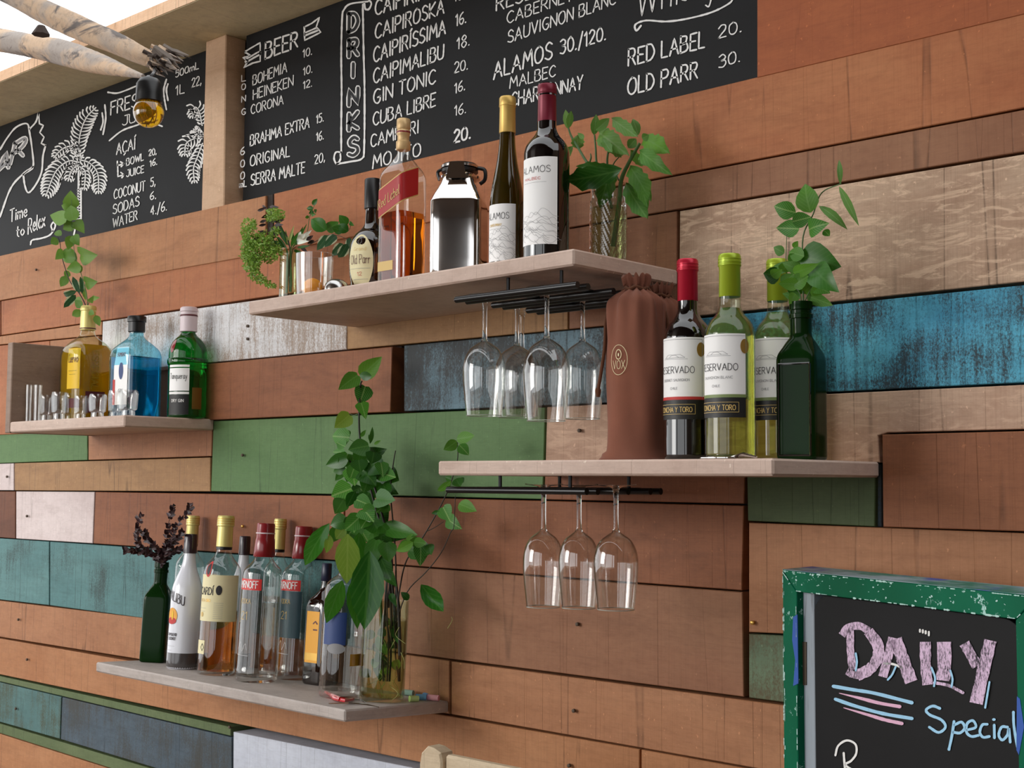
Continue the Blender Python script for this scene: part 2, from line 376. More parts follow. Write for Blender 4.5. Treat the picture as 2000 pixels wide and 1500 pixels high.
def grey_wood():
    t=NT('grey_painted_wood'); n=t.noise(t.coords((160,160,8),False),1,4,.7); c=t.mix(t.ramp(n,.55,.72),L4((150,160,170)),L4((92,92,92))); t.principled(c,.7); return t.m
M['grey_wood']=grey_wood()
def driftwood():
    t=NT('driftwood'); a=t.noise(t.coords((7,7,7),False),1,5,.6,.6); b=t.noise(t.coords((90,90,60),False),1,4,.7); c=t.mix(t.ramp(a,.42,.55),L4((206,178,150)),L4((168,158,150)))
    a2=t.noise(t.coords((5,9,11),False),1,5,.65,1.); c=t.mix(t.ramp(a2,.56,.62),c,L4((112,104,100))); c=t.mix(t.math('MULTIPLY',t.ramp(b,.5,.8),.5),c,L4((90,78,70)))
    p=t.principled(c,.8); t.bump(p,b,.5,.004); return t.m
M['drift']=driftwood(); M['drift_grey']=plain('grey_split_wood',(112,102,94),.85); M['drift_dark']=plain('dark_split_wood',(58,46,40),.9)
def leaf_mat(name,a,b,vein,vs=7,vfac=.5,edge=None,rough=.5,trans=.38):
    t=NT(name); tc=t.n('TexCoord'); sp=t.n('SeparateXYZ'); t.l(tc.outputs['UV'],sp.inputs[0])
    x=t.math('ABSOLUTE',t.math('SUBTRACT',sp.outputs[0],.5)); y=sp.outputs[1]
    ph=t.math('SUBTRACT',t.math('MULTIPLY',y,vs),t.math('MULTIPLY',x,vs*.9)); fr=t.math('FRACT',ph)
    st=t.math('LESS_THAN',fr,.22); mid=t.math('LESS_THAN',x,.035); v=t.math('MAXIMUM',t.math('MULTIPLY',st,.55),mid)
    oi=t.n('ObjectInfo'); n=t.noise(t.coords((40,40,40)),1,3,.6)
    c=t.mix(t.ramp(t.math('ADD',t.math('MULTIPLY',oi.outputs['Random'],.6),t.math('MULTIPLY',n,.4)),.2,.8),L4(a),L4(b))
    if edge: c=t.mix(t.ramp(t.math('ADD',x,t.math('MULTIPLY',n,.15)),.38,.42),c,L4(edge))
    c=t.mix(t.math('MULTIPLY',v,vfac),c,L4(vein))
    p=t.principled(c,rough); tl=t.n('BsdfTranslucent'); t.l(c,tl.inputs[0]); mx=t.n('MixShader'); mx.inputs[0].default_value=trans
    t.l(p.outputs[0],mx.inputs[1]); t.l(tl.outputs[0],mx.inputs[2]); t.l(mx.outputs[0],t.out.inputs[0]); return t.m
M['leaf_mid']=leaf_mat('fresh_green_leaf',(74,133,36),(108,167,50),(120,170,84))
M['leaf_soft']=leaf_mat('soft_green_leaf',(100,147,55),(129,172,72),(126,164,98),vfac=.25)
M['leaf_dark']=leaf_mat('dark_green_leaf',(35,90,25),(65,126,35),(90,140,66),vfac=.45,rough=.35)
M['leaf_vein']=leaf_mat('striped_green_leaf',(50,117,33),(83,159,42),(150,190,110),vfac=.7,vs=8)
M['leaf_lime']=leaf_mat('yellow_green_leaf',(112,150,40),(140,176,60),(170,196,90),vfac=.4)
M['leaf_gloss']=leaf_mat('glossy_green_leaf',(40,105,32),(69,138,39),(96,152,70),vfac=.4,rough=.18,vs=5)
M['leaf_grey']=leaf_mat('greyish_green_leaf',(88,140,55),(120,170,73),(160,186,132),vfac=.35)
M['leaf_var']=leaf_mat('white_edged_leaf',(34,80,44),(48,96,52),(120,150,110),edge=(206,212,176),vfac=.2)
M['leaf_red']=leaf_mat('dark_purple_leaf',(34,12,18),(52,18,24),(70,30,36),vfac=.2,trans=.1)
M['fluff']=leaf_mat('feathery_green',(110,150,50),(140,176,74),(150,186,90),vfac=.1)
M['stem']=plain('green_stem',(70,104,50),.5); M['stem_dark']=plain('dark_stem',(38,34,22),.6); M['stem_pale']=plain('pale_stem',(150,160,100),.5); M['root']=plain('pale_root',(150,156,90),.6)

# ------------------------------------------------------------------ hand lettering (single stroke font)
G={
'A':(.7,"0,0 .35,1 .7,0;.13,.36 .57,.36"),'B':(.6,"0,0 0,1;~0,1 .4,.97 .5,.78 .35,.55 0,.53;~0,.53 .45,.5 .6,.27 .45,.03 0,0"),'C':(.62,"~.6,.85 .38,1 .12,.85 0,.5 .1,.15 .35,0 .62,.12"),
'D':(.62,"0,0 0,1;~0,1 .4,.92 .62,.5 .4,.08 0,0"),'E':(.52,".52,1 0,1 0,0 .52,0;0,.52 .42,.52"),'F':(.5,"0,0 0,1 .5,1;0,.53 .4,.53"),'G':(.66,"~.6,.87 .35,1 .1,.82 0,.45 .14,.1 .4,0 .62,.15 .64,.42;.38,.42 .66,.42"),
'H':(.62,"0,0 0,1;.62,0 .62,1;0,.5 .62,.5"),'I':(.12,".06,0 .06,1"),'J':(.5,"~.48,1 .48,.3 .35,.02 .12,.03 0,.2;.2,1 .6,1"),'K':(.58,"0,0 0,1;.56,1 0,.45 .58,0"),'L':(.48,"0,1 0,0 .48,0"),
'M':(.8,"0,0 .1,1 .4,.35 .7,1 .8,0"),'N':(.64,"0,0 0,1 .64,0 .64,1"),'O':(.7,"~.35,1 .08,.82 0,.48 .1,.12 .36,0 .62,.15 .7,.5 .6,.86 .35,1"),'P':(.56,"0,0 0,1;~0,1 .42,.97 .56,.74 .42,.5 0,.46"),
'Q':(.7,"~.35,1 .08,.82 0,.48 .1,.12 .36,0 .62,.15 .7,.5 .6,.86 .35,1;.45,.25 .72,-.05"),'R':(.6,"0,0 0,1;~0,1 .42,.97 .54,.76 .4,.53 0,.5;.25,.5 .6,0"),'S':(.56,"~.54,.86 .3,1 .06,.85 .08,.62 .3,.52 .52,.38 .54,.14 .28,0 0,.12"),
'T':(.6,"0,1 .6,1;.3,1 .3,0"),'U':(.62,"~0,1 0,.35 .1,.06 .32,0 .54,.08 .62,.35 .62,1"),'V':(.64,"0,1 .32,0 .64,1"),'W':(.9,"0,1 .2,0 .45,.8 .68,0 .9,1"),'X':(.6,"0,0 .6,1;0,1 .6,0"),'Y':(.6,"0,1 .3,.5;.6,1 .3,.5 .25,0"),'Z':(.56,"0,1 .56,1 0,0 .56,0"),
'0':(.55,"~.28,1 .05,.8 0,.48 .08,.1 .28,0 .48,.12 .55,.5 .46,.86 .28,1"),'1':(.25,"0,.75 .2,1 .2,0"),'2':(.52,"~0,.8 .2,1 .46,.9 .46,.62 .2,.28 0,.02;0,.02 .52,.02"),'3':(.5,"~0,.9 .25,1 .46,.82 .4,.6 .18,.54;~.18,.54 .44,.46 .5,.22 .3,0 0,.08"),
'4':(.52,".38,0 .38,1 0,.34 .52,.34"),'5':(.5,".46,1 .06,1 .03,.58;~.03,.58 .3,.64 .5,.4 .42,.08 .18,0 0,.08"),'6':(.5,"~.42,1 .14,.75 0,.35 .12,.04 .34,.02 .5,.24 .38,.48 .1,.42"),'7':(.5,"0,1 .5,1 .18,0"),'8':(.5,"~.26,.54 .04,.76 .26,1 .46,.78 .26,.54 .02,.26 .26,0 .5,.26 .26,.54"),'9':(.5,"~.46,.66 .26,.48 .04,.7 .24,.98 .46,.8 .46,.5 .3,0"),
'.':(.1,".02,.0 .07,.05"),',':(.12,".1,.1 .02,-.12"),'/':(.35,"0,-.15 .35,1.1"),'&':(.6,"~.6,0 .1,.75 .25,1 .4,.8 .02,.25 .2,0 .4,.05 .58,.4"),
'a':(.46,"~.44,.55 .2,.62 0,.3 .14,.02 .34,.08 .44,.4;~.44,.6 .42,.2 .5,.02"),'b':(.46,"0,1 0,0;~0,.35 .2,.6 .46,.4 .36,.04 0,.04"),'c':(.4,"~.4,.5 .2,.6 0,.3 .16,.02 .42,.1"),'d':(.46,".44,1 .44,0;~.44,.5 .2,.6 0,.3 .2,0 .44,.1"),
'e':(.42,"~.02,.3 .4,.34 .3,.6 .06,.5 .02,.2 .2,0 .42,.1"),'h':(.44,"0,1 0,0;~0,.4 .24,.6 .42,.4 .42,0"),'i':(.1,".05,.6 .05,0;.04,.8 .08,.84"),'k':(.42,"0,1 0,0;.4,.6 0,.28 .42,0"),'l':(.12,"~.04,1 .03,.2 .12,0"),
'm':(.7,"0,.6 0,0;~0,.4 .2,.6 .33,.4 .33,0;~.33,.4 .54,.6 .68,.4 .68,0"),'n':(.42,"0,.6 0,0;~0,.4 .22,.6 .4,.4 .4,0"),'o':(.44,"~.22,.6 0,.32 .2,0 .44,.28 .22,.6"),'p':(.46,"0,.6 0,-.4;~0,.35 .2,.62 .46,.4 .36,.04 0,.06"),'q':(.46,".44,.6 .44,-.4;~.44,.5 .2,.6 0,.3 .2,0 .44,.1"),
'r':(.32,"0,.6 0,0;~0,.36 .14,.58 .32,.54"),'s':(.36,"~.34,.52 .14,.6 .04,.44 .3,.22 .2,0 0,.06"),'t':(.34,"~.14,.95 .12,.2 .3,.02;0,.62 .32,.62"),'u':(.44,"~0,.6 0,.15 .2,0 .42,.2;.42,.6 .44,0"),'v':(.4,"0,.6 .2,0 .4,.6"),'w':(.6,"0,.6 .14,0 .3,.5 .46,0 .6,.6"),'x':(.42,"0,.6 .42,0;0,0 .42,.6"),'y':(.44,"0,.6 .2,.05;~.44,.6 .2,-.05 .05,-.4 -.1,-.35"),'g':(.46,"~.44,.5 .2,.6 0,.3 .2,0 .44,.15;~.44,.6 .42,-.2 .2,-.4 0,-.28"),
'Ç':(.62,"~.6,.85 .38,1 .12,.85 0,.5 .1,.15 .35,0 .62,.12;~.32,0 .4,-.14 .22,-.22"),'Í':(.12,".06,0 .06,1;.04,1.12 .2,1.3"),'í':(.1,".05,.6 .05,0;.04,.8 .16,.95"),
}
def resample(P,step):
    P=[np.array(p,float) for p in P]; out=[P[0]]
    for a,b in zip(P[:-1],P[1:]):
        n=max(1,int(np.linalg.norm(b-a)/step))
        for k in range(1,n+1): out.append(a+(b-a)*k/n)
    return out
def ribbon(mb,P,w,mapf,jit=.12,taper=False,smooth=True,flat=False):
    """P 2D polyline in the map's own units, w width, mapf(u,v)->3D"""
    if len(P)<2: return
    if smooth and len(P)>2: P=catmull(P,5)
    P=resample(P,max(w*1.2,1e-5)); n=len(P); V=[]; Fc=[]
    W_=[w*.5*(1+jit*(random.random()*2-1))*( (0.25+.75*min(1,i/(n*.4+1e-9))) if taper else 1) for i in range(n)]
    T=[]
    for i in range(n):
        t=P[min(i+1,n-1)]-P[max(i-1,0)]; T.append(t/(np.linalg.norm(t)+1e-12))
    # rounded start
    pts=[(P[i],W_[i],T[i]) for i in range(n)] if flat else [(P[0]-T[0]*w*.42,W_[0]*.5,T[0])]+[(P[i],W_[i],T[i]) for i in range(n)]+[(P[-1]+T[-1]*w*.42,W_[-1]*.5,T[-1])]
    for p,ww,t in pts:
        nn=np.array([-t[1],t[0]])*ww; V.append(mapf(*(p+nn))); V.append(mapf(*(p-nn)))
    for i in range(len(pts)-1): Fc.append((2*i,2*i+1,2*i+3,2*i+2))
    mb.add(V,Fc)
def glyphs(s):
    x=0; out=[]
    for ch in s:
        if ch==' ': x+=.42; continue
        wd,st=G[ch]
        for q in st.split(';'):
            sm=q.startswith('~'); q=q.lstrip('~')
            out.append(([(x+float(a.split(',')[0]),float(a.split(',')[1])) for a in q.split()],sm))
        x+=wd+.2
    return out,x-.2
def text(mb,s,A,B,h,w,mapf,up=(0.02,-1),h1=None,jit=.12,wob=.03):
    A=np.array(A,float);B=np.array(B,float);up=np.array(up,float); st,tot=glyphs(s); h1=h1 or h
    for P,sm in st:
        Q=[]
        for (x,y) in P:
            f=x/tot; f+=random.uniform(-1,1)*wob*.12/max(1,tot*.3); yy=y+random.uniform(-1,1)*wob
            Q.append(A+(B-A)*f+up*(h+(h1-h)*f)*yy)
        if sm: Q=catmull(Q,5)
        ribbon(mb,Q,w,mapf,jit,smooth=False)
# ================================================================== STRUCTURE
import bmesh
fl=box(-14,6,-16,.3,-.1,0,'floor',M['floor'],bev=0); fl['kind']='structure'
wall=box(-5,1.2,.076,.16,0,H+1.078,'wall_back',M['void'],bev=0); wall['kind']='structure'
ce=box(-5.5,2.5,-4.6,-1.0,3.0,3.08,'light_block_roof',M['light_block'],bev=0); ce['kind']='structure'  # unseen roof, added to hold back ambient sky light
wr=box(1.2,1.35,-4.6,.3,0,3.0,'light_block_wall',M['light_block'],bev=0); wr['kind']='structure'  # unseen side wall, added to keep light off the right
for k,(a,b) in enumerate(((-5.4,-5.2),(-2.7,-2.5),(.2,.4))):
    o=box(a,b,-4.6,-4.4,0,3.0,'trim_%d'%(k+4),M['light_block'],bev=0); o['kind']='structure'  # unseen rear posts, added to show up in glass reflections
o=box(-5.5,2.5,-4.6,-4.5,.0,.95,'added_rear_wall',M['light_block'],bev=0); o['kind']='structure'  # unseen low wall behind the camera, added along with the posts for reflections
def line(pts,ext=True):
    pts=[tuple(map(float,p)) for p in pts]
    def y(x):
        if x<=pts[0][0]: a,b=pts[0],pts[1]
        elif x>=pts[-1][0]: a,b=pts[-2],pts[-1]
        else:
            for a,b in zip(pts[:-1],pts[1:]):
                if a[0]<=x<=b[0]: break
        return a[1]+(b[1]-a[1])*(x-a[0])/(b[0]-a[0])
    return y
def zl(z): # horizontal joint at a height (relative to the lens)
    def y(x): return proj(atY(x,700)*np.array([1,1,0])+np.array([0,0,H+z]))[1]
    return y
La=line([(0,499),(392,411),(1476,154),(2000,24)]); La2=line([(1478,154),(2000,30)]); L2=line([(0,587.5),(472,503.5),(670,471.5),(833,438),(1300,345),(1510,305),(2000,212)])
Lb4=line([(0,656),(200,627),(486,590),(1323,462)]); L5=line([(1110,446),(1326,409.5),(2000,297.5)]); L7=line([(402,710),(674,684),(1178,638),(1468,610),(2000,554)])
L8=line([(395,822),(600,811),(900,801),(1169,789),(1615,769.5),(2000,750)]); L9=line([(0,958.5),(411,961),(1062,977),(1454,986),(1500,987.5)]); L10=line([(1720,847),(2000,840)])
L11=line([(3,1051),(395,1076),(782,1104.5),(1450,1155)]); L12=line([(0,1172),(275,1204),(796,1279),(1300,1342),(1454,1363),(1523,1374),(2000,1437)]); L13=line([(0,1244.5),(273,1287.5),(893,1399),(1465,1500),(1800,1560)])
L14=line([(0,1319),(301,1384),(451,1419),(700,1470),(800,1492),(1300,1590)]); L15=line([(0,1332),(451,1439),(520,1455)]); L16=line([(0,1411),(133,1449),(301,1500),(450,1546)]); L17=line([(0,1433),(210,1500),(400,1560)])
LC=line([(0,674),(197,655)]); Lr1=line([(0,905),(25,904),(415,892)]); Lg=line([(1459,1019),(1722,1031),(2000,1040)])
PL=[]
def plank(x0,x1,top,bot,mat,proud=0.,gap=1.35,label=None,pts=None,x0b=None,x1b=None):
    if pts is None:
        x0b=x0 if x0b is None else x0b; x1b=x1 if x1b is None else x1b
        xs=[x0,x1]; pts=[(x0,top(x0)),(x1,top(x1)),(x1b,bot(x1b)),(x0b,bot(x0b))]
    P=[atY(px,py,-proud) for px,py in pts]
    cx=sum(p[0] for p in P)/len(P); cz=sum(p[2] for p in P)/len(P)
    poly=inset([(p[0]-cx,p[2]-cz) for p in P],.0011*gap)
    V,Fc=prism(poly,.072,-proud,lambda u,v,d:(u,d,v),.0012)
    o=mesh('plank',V,Fc,W[mat],wall,smooth=False,loc=(cx,0,cz)); fixn(o)
    if label: o['label']=label
    return o
top=line([(1470,-240),(2300,-520)])
R=2150; Lx=-120
plank(1477,R,top,La2,'orange_deep',.002)
plank(Lx,519,La,L2,'orange_mid',0); plank(519,534,La,L2,'dark',-.006); plank(534,R,La,L2,'orange',.001)
plank(2,1110,L2,Lb4,'orange',-.003,label=None); plank(Lx,1,L2,Lb4,'brown',-.01)
plank(1110,R,L2,L5,'rose2',0); plank(1110,1323,L5,L7,'rose2',-.002)
plank(1325,R,L5,L7,'pale',.001,x0b=1323,gap=2.6)
plank(Lx,199,Lb4,LC,'orange_mid',-.002); plank(Lx,97,LC,line([(0,850),(200,842)]),'orange',0); plank(97,193,LC,line([(0,850),(200,842)]),'orange_mid',0)
plank(200,677,Lb4,L7,'white',.003,x0b=197); plank(677,1110,Lb4,L7,'tan',0)
plank(205,396,L7,L8,'dark',-.05)  # near-black board set well back behind the plank faces
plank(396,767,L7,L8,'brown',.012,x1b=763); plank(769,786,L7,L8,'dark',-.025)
plank(788,1300,L7,L8,'slate_grey',-.004); plank(1301,R,L7,L8,'blue',0,gap=2.)
plank(Lx,171,line([(0,842),(200,838)]),Lr1,'green',-.004); plank(172,415,line([(0,842),(200,838),(416,825)]),Lr1,'rose',0,x1b=413)
plank(416,1066,L8,L9,'green',0,gap=1.8,x0b=411,x1b=1061)
lowL=line([(1060,893),(1720,893)])
plank(0,0,None,None,'pink',0,pts=[(1067,L8(1067)),(R,L8(R)),(R,L10(R)),(1733,L10(1733)),(1716,852),(1720,905),(1064,905)])
plank(1062,1456,lowL,L9,'brown',0,pts=[(1064,905),(1457,905),(1454,985.5),(1061,977)])
plank(0,0,None,None,'green_dark',0,pts=[(1457,905),(1711,905),(1710,Lg(1710)),(1459,1019)])
plank(0,0,None,None,'slate',-.01,pts=[(1711,905),(1722,905),(1723,Lg(1723)),(1710,Lg(1710))])
plank(1721,R,L10,Lg,'brown',.006,x1b=R,x0b=1723)
plank(Lx,27,Lr1,L9,'lilac',0); plank(28,411,Lr1,L9,'tan',.002)
plank(Lx,30,L9,L11,'brown_dark',-.004); plank(31,185,L9,L11,'lilac',0,x1b=181); plank(186,672,L9,L11,'brown',0,x0b=182); plank(673,1454,L9,L11,'brown',.001,x1b=1450)
plank(Lx,96,L11,L12,'teal',0); plank(97,690,L11,L12,'teal',0); plank(691,1451,L11,L12,'rose2',.001,x1b=1454)
plank(Lx,330,L12,L13,'rose',0); plank(331,878,L12,L13,'rose',-.002); 
o=plank(880,R,L12,L13,'rose',0,gap=1.8)
Lh=line([(1459,1236),(1523,1240),(2000,1262)])
plank(1461,R,Lg,Lh,'rose',.001); plank(1461,R,Lh,L12,'green_grey',-.003)
plank(Lx,1250,L13,L14,'orange_mid',0); plank(0,0,None,None,'orange_mid',.001,pts=[(1251,L13(1251)),(R,L13(R)),(R,1800),(1251,L14(1251))])
plank(Lx,451,L14,L15,'green_strip',-.002); plank(Lx,120,L15,L16,'teal_green',0,x1b=117); plank(121,453,L15,L16,'slate',0,x0b=118); plank(Lx,451,L16,L17,'green_strip',-.003)
plank(0,0,None,None,'orange_mid',0,pts=[(Lx,L17(Lx)),(451,L17(451)),(451,1800),(Lx,1800)])
plank(0,0,None,None,'white2',0,pts=[(455,1428),(800,1497),(1250,1590),(1250,1800),(453,1800)])
# screws
for k,(x,y) in enumerate([(475,1028),(485,637),(485,662),(483,758),(1129,1219),(1122,1388),(1113,1495),(1471,1216),(1133,841),(475,889),(54,1008),(15,931),(37,1210),(54,1288),(32,1384),(72,527),(450,1420)]):
    p=atY(x,y,-.0035); V,Fc=lathe([(0,.0035,2),(.004,.0035,2),(.005,.002,2)],10)
    V=[(a,-c,b) for a,b,c in V]; o=mesh('screw',V,Fc,M['rust'] if k not in(0,3,7) else M['gold'],wall,loc=p)
# lower wall below the frame
tr=box(-4.9,1.1,.03,.07,.02,H-.9,'trim_3',W['rose'],bev=0); tr['kind']='structure'

# chalkboards, recessed .04 behind the planks
BY=.04; bmap=lambda u,v:atY(u,v,BY-.0012)
z0=H+.60; zt=H+1.079
def wallboard(name,x0,x1,zb,ztop,label):
    o=box(x0,x1,BY,.0755,zb,ztop,name,M['black_board'],bev=.001); return tag(o,label,'chalkboard')
xp=atY(395,300,0)[0]; 
b1=wallboard('chalkboard',-4.6,-2.66,z0,zt,'black chalkboard with juice prices, palm trees and a curling banner, left of the wooden post')
# board right edge seen at pixel 1476
xr=atY(1477,154,0)[0]
b2=wallboard('chalkboard',-2.62,xr,z0,zt,'long black chalkboard listing beers, cocktails, wines and whisky, right of the wooden post')
Wm=[]
def bt(board,s,A,B,h,w=3.6,h1=None,mat='chalk',up=(0.03,-1),wob=.03):
    mb=MB(); text(mb,s,A,B,h,w,bmap,up,h1,wob=wob); mb.build('chalk_lettering',M[mat],board,smooth=False)
def bl(board,strokes,w=3.,mat='chalk',name='chalk_drawing',taper=False,smooth=True):
    mb=MB()
    for P in strokes:
        ribbon(mb,P,w,bmap,.2,taper,smooth)
        if name=='flag_drawing': mb.build(name,M[mat],board,smooth=False); mb=MB()
    if not mb.v: return
    return mb.build(name,M[mat],board,smooth=False)
z1=lambda x,y:(x*.35,y*.35); z2=lambda x,y:(600+x*.35,y*.35); z5=lambda x,y:(x/5,y/5)
def T1(board,rows,f=z1,k=.35):
    for r in rows:
        s,ax,ay,bx,by,h=r[:6]; h=h*.85; r=(*r[:6],r[6]*.72) if len(r)>6 else r; w=r[6] if len(r)>6 else max(1.9,h*k*.105); bt(board,s,f(ax,ay),f(bx,by),h*k,w)
# board 1
T1(b1,[('FRESH',618,640,808,580,85),('JUICE',683,702,860,650,62),('500mL',980,432,1108,382,45),('1L',980,532,1028,517,62),('22,',1070,490,1122,470,60),('AÇAÍ',650,862,753,832,72),
('BOWL',705,925,800,893,46),('20,',830,872,872,860,42),('JUICE',706,988,802,962,46),('16.',836,930,876,917,42),('COCONUT',636,1112,808,1062,62),('5,',840,1042,866,1034,55),('SODAS',630,1197,776,1148,64),('6.',838,1115,870,1108,50),
('WATER',630,1272,765,1225,62),('4./6.',840,1202,930,1172,60),('Time',55,1240,150,1205,80,9*.35),('to',92,1325,135,1308,70,9*.35),('Relax',157,1305,250,1262,95,9*.35)])
P=lambda L,f=z1:[f(*p) for p in L]
bl(b1,[P([(0,835),(40,770),(90,710),(150,690),(165,740),(180,840),(185,930),(150,960),(130,975)]),P([(185,930),(130,970),(60,1050),(0,1210)]),P([(165,720),(200,680),(215,630)]),P([(130,975),(140,1040),(160,1075),(200,1030),(232,960),(240,870),(255,810)])],3.4,name='banner_drawing')
bl(b1,[P([(215,630),(220,690),(242,700),(222,740),(246,765),(230,800),(255,812)])],3,name='banner_drawing',smooth=False)
bl(b1,[P([(170,1365),(180,1340),(230,1330),(280,1310),(308,1265),(300,1240),(285,1260),(295,1290)]),P([(585,585),(590,660),(575,750)]),P([(570,630),(575,680),(562,725)]),P([(325*5,155*5),(320*5,174*5),(321*5,192*5),(325*5,214*5)],z5),P([(1640,820),(1625,880),(1640,980)],z5),
 P([(610,785),(680,730),(760,700),(830,680),(905,705)]),P([(602,515),(650,520),(700,505),(760,480)])],3.2,name='flourish')
bl(b1,[P([(655,900),(655,925),(692,913)]),P([(672,903),(692,913),(676,930)]),P([(657,915),(658,985),(692,975)]),P([(674,962),(692,975),(680,992)])],2.8,name='arrows',smooth=False)
# outlined block letters of the banner
for s,A,B,h in (('R',(55,915),(128,868),120),('A',(-40,1010),(46,935),130)):
    bt(b1,s,z1(*A),z1(*B),h*.35,9,up=(.25,-.95),wob=0); 
    mb=MB(); bm2=lambda u,v:atY(u,v,BY-.002); text(mb,s,z1(*A),z1(*B),h*.35,4.,bm2,(.25,-.95),wob=0); mb.build('letter_gap',M['grey_ink'],b1,smooth=False)
def frond(mb,spine,n,L0,side=1,f=z1,droop=.6,w=3.):
    sp=catmull([f(*p) for p in spine],8); ribbon(mb,sp,w*.8,bmap,.2)
    sp=resample(sp,1.0); m=len(sp)
    for i in range(n):
        k=int((i+.5)/n*(m-2)); t=sp[k+1]-sp[k]; t/=np.linalg.norm(t)+1e-9; nn=np.array([-t[1],t[0]])
        for sd in ((1,-1) if side==0 else (side,)):
            ln=L0*(sin(pi*min(.95,(i+1.2)/(n+1)))**.6)
            a=sp[k]; b=a+nn*sd*ln*.6+t*ln*.25; c=a+nn*sd*ln*.85+t*ln*.7+np.array([0,1])*ln*.1
            ribbon(mb,[a,b,c],w,bmap,.1,True)
mb=MB()
frond(mb,[(440,890),(445,760),(480,660),(535,600)],15,22,0); frond(mb,[(440,905),(380,900),(310,960),(255,1095)],15,22,0); frond(mb,[(440,890),(500,910),(545,970),(550,1080)],13,18,0); frond(mb,[(440,890),(410,820),(350,830),(300,880)],10,15,0)
frond(mb,[(440,920),(400,950),(380,1010)],7,14,0); frond(mb,[(445,930),(475,960),(470,1060)],7,12,0)
ribbon(mb,P([(438,950),(436,1100),(430,1220),(412,1310)]),3,bmap); ribbon(mb,P([(450,950),(452,1100),(452,1230)]),3.4,bmap)
for k in range(12): y=1060+k*15; ribbon(mb,P([(432,y),(445,y-6)]),2,bmap)
mb.build('palm_drawing',M['chalk'],b1,smooth=False)
mb=MB()
frond(mb,[(1128,700),(1110,620),(1085,600),(1075,660)],10,16,0); frond(mb,[(1132,740),(1090,770),(1040,800),(1030,870)],10,17,0); frond(mb,[(1130,800),(1100,880),(1080,940),(1085,1020)],11,16,0); frond(mb,[(1130,770),(1100,740),(1080,720)],6,12,0)
mb.build('palm_drawing',M['chalk'],b1,smooth=False)
# board 2
T1(b2,[('BEER',1480,328,1660,262,105,5),('BOHEMIA',1410,477,1600,400,66),('10.',1690,322,1740,302,52),('HEINEKEN',1412,557,1635,478,66),('10.',1692,422,1742,402,52),('CORONA',1400,638,1580,580,60),('12.',1692,497,1740,482,50),
('BRAHMA EXTRA',1396,815,1725,710,70),('15.',1765,690,1805,676,55),('ORIGINAL',1396,928,1615,872,70),('16.',1765,787,1805,776,55),('SERRA MALTE',1400,1037,1700,965,74),('20,',1755,917,1812,900,60),('mL',1336,1048,1375,1040,42)])
for s,y in zip('LONG',(455,503,570,642)): T1(b2,[(s,1348,y,1370,y-5,40)])
for s,y in zip('600',(865,935,1002)): T1(b2,[(s,1342,y,1364,y-5,48)])
bl(b2,[P([(1365,290),(1400,268),(1452,238),(1452,342),(1410,352),(1360,378),(1385,340),(1355,322),(1400,310),(1365,290)]),P([(1700,150),(1740,130),(1783,97),(1765,150),(1790,180),(1740,205),(1700,225),(1698,150)])],3,smooth=False,name='flag_drawing')
bl(b2,[P([(1372,345),(1450,300)]),P([(1376,330),(1450,290)]),P([(1704,185),(1762,160)]),P([(1704,195),(1770,168)])],5.5,smooth=False,name='flag_stripe')
T1(b2,[('CAIPIRINHA',380,88,757,-45,100),('CAIPIROSKA',380,218,762,72,95),('16.',828,147,886,125,78),('CAIPIRÍSSIMA',370,348,770,190,96),('18.',835,277,905,252,76),('CAIPIMALIBU',370,465,760,325,92),('20.',822,408,895,386,70),
('GIN TONIC',370,582,715,462,92),('16.',822,522,880,500,66),('CUBA LIBRE',368,702,715,590,86),('16.',822,646,885,630,66),('CAMPARI',355,822,620,740,82),('20.',820,797,910,770,80,5),('MOJITO',365,940,632,868,86),('16.',820,8,878,-10,60),
('RESERVADO',1055,62,1560,-120,95),('CABERNET',1115,132,1480,0,75),('SAUVIGNON BLANC',1120,242,1720,22,80),('ALAMOS',1040,442,1365,325,108,4.6),('30./120.',1412,302,1665,222,92,4.2),('MALBEC',1130,492,1385,425,74),('CHARDONNAY',1140,595,1535,495,88)],z2)
T1(b2,[('Whisky',1245,34,1402,-22,80,4),('RED LABEL',1227,129,1376,92,38),('20.',1403,75,1448,62,28),('OLD PARR',1226,186,1362,152,38),('30.',1404,133,1445,120,28)],lambda x,y:(x,y),1.)
bl(b2,[[(1252,50),(1243,60),(1241,48),(1262,40),(1300,42),(1340,37),(1390,24),(1425,6),(1432,-6)]],3.6,name='flourish')
o_=lambda L:[z2(*p) for p in L]
bl(b2,[o_([(340,8),(240,22),(205,55),(195,100),(190,300),(192,500),(190,700),(190,850)]),o_([(310,25),(315,300),(320,500),(318,820),(305,885),(240,902),(165,915)]),o_([(190,850),(160,850),(150,885),(165,915),(185,890),(185,860)]),o_([(318,15),(325,50),(345,50),(358,20),(345,0)])],3.6,name='scroll_drawing')
for s,yb,yt in (('D',185,62),('R',325,212),('I',442,350),('N',597,488),('K',735,622),('S',880,757)):
    x0,x1=(228,285) if s!='I' else (248,262)
    h=(yb-yt)*.35*.86
    mb=MB(); text(mb,s,z2(x0+4,yb-8),z2(x1-4,yb-20),h*.94,10.5,bmap,jit=.05,wob=.01); mb.build('block_letter',M['chalk'],b2,smooth=False)
    mb=MB(); text(mb,s,z2(x0+4,yb-8),z2(x1-4,yb-20),h*.94,5.2,lambda u,v:atY(u,v,BY-.0022),jit=.0,wob=.01); mb.build('letter_gap',M['chalk_black'],b2,smooth=False)
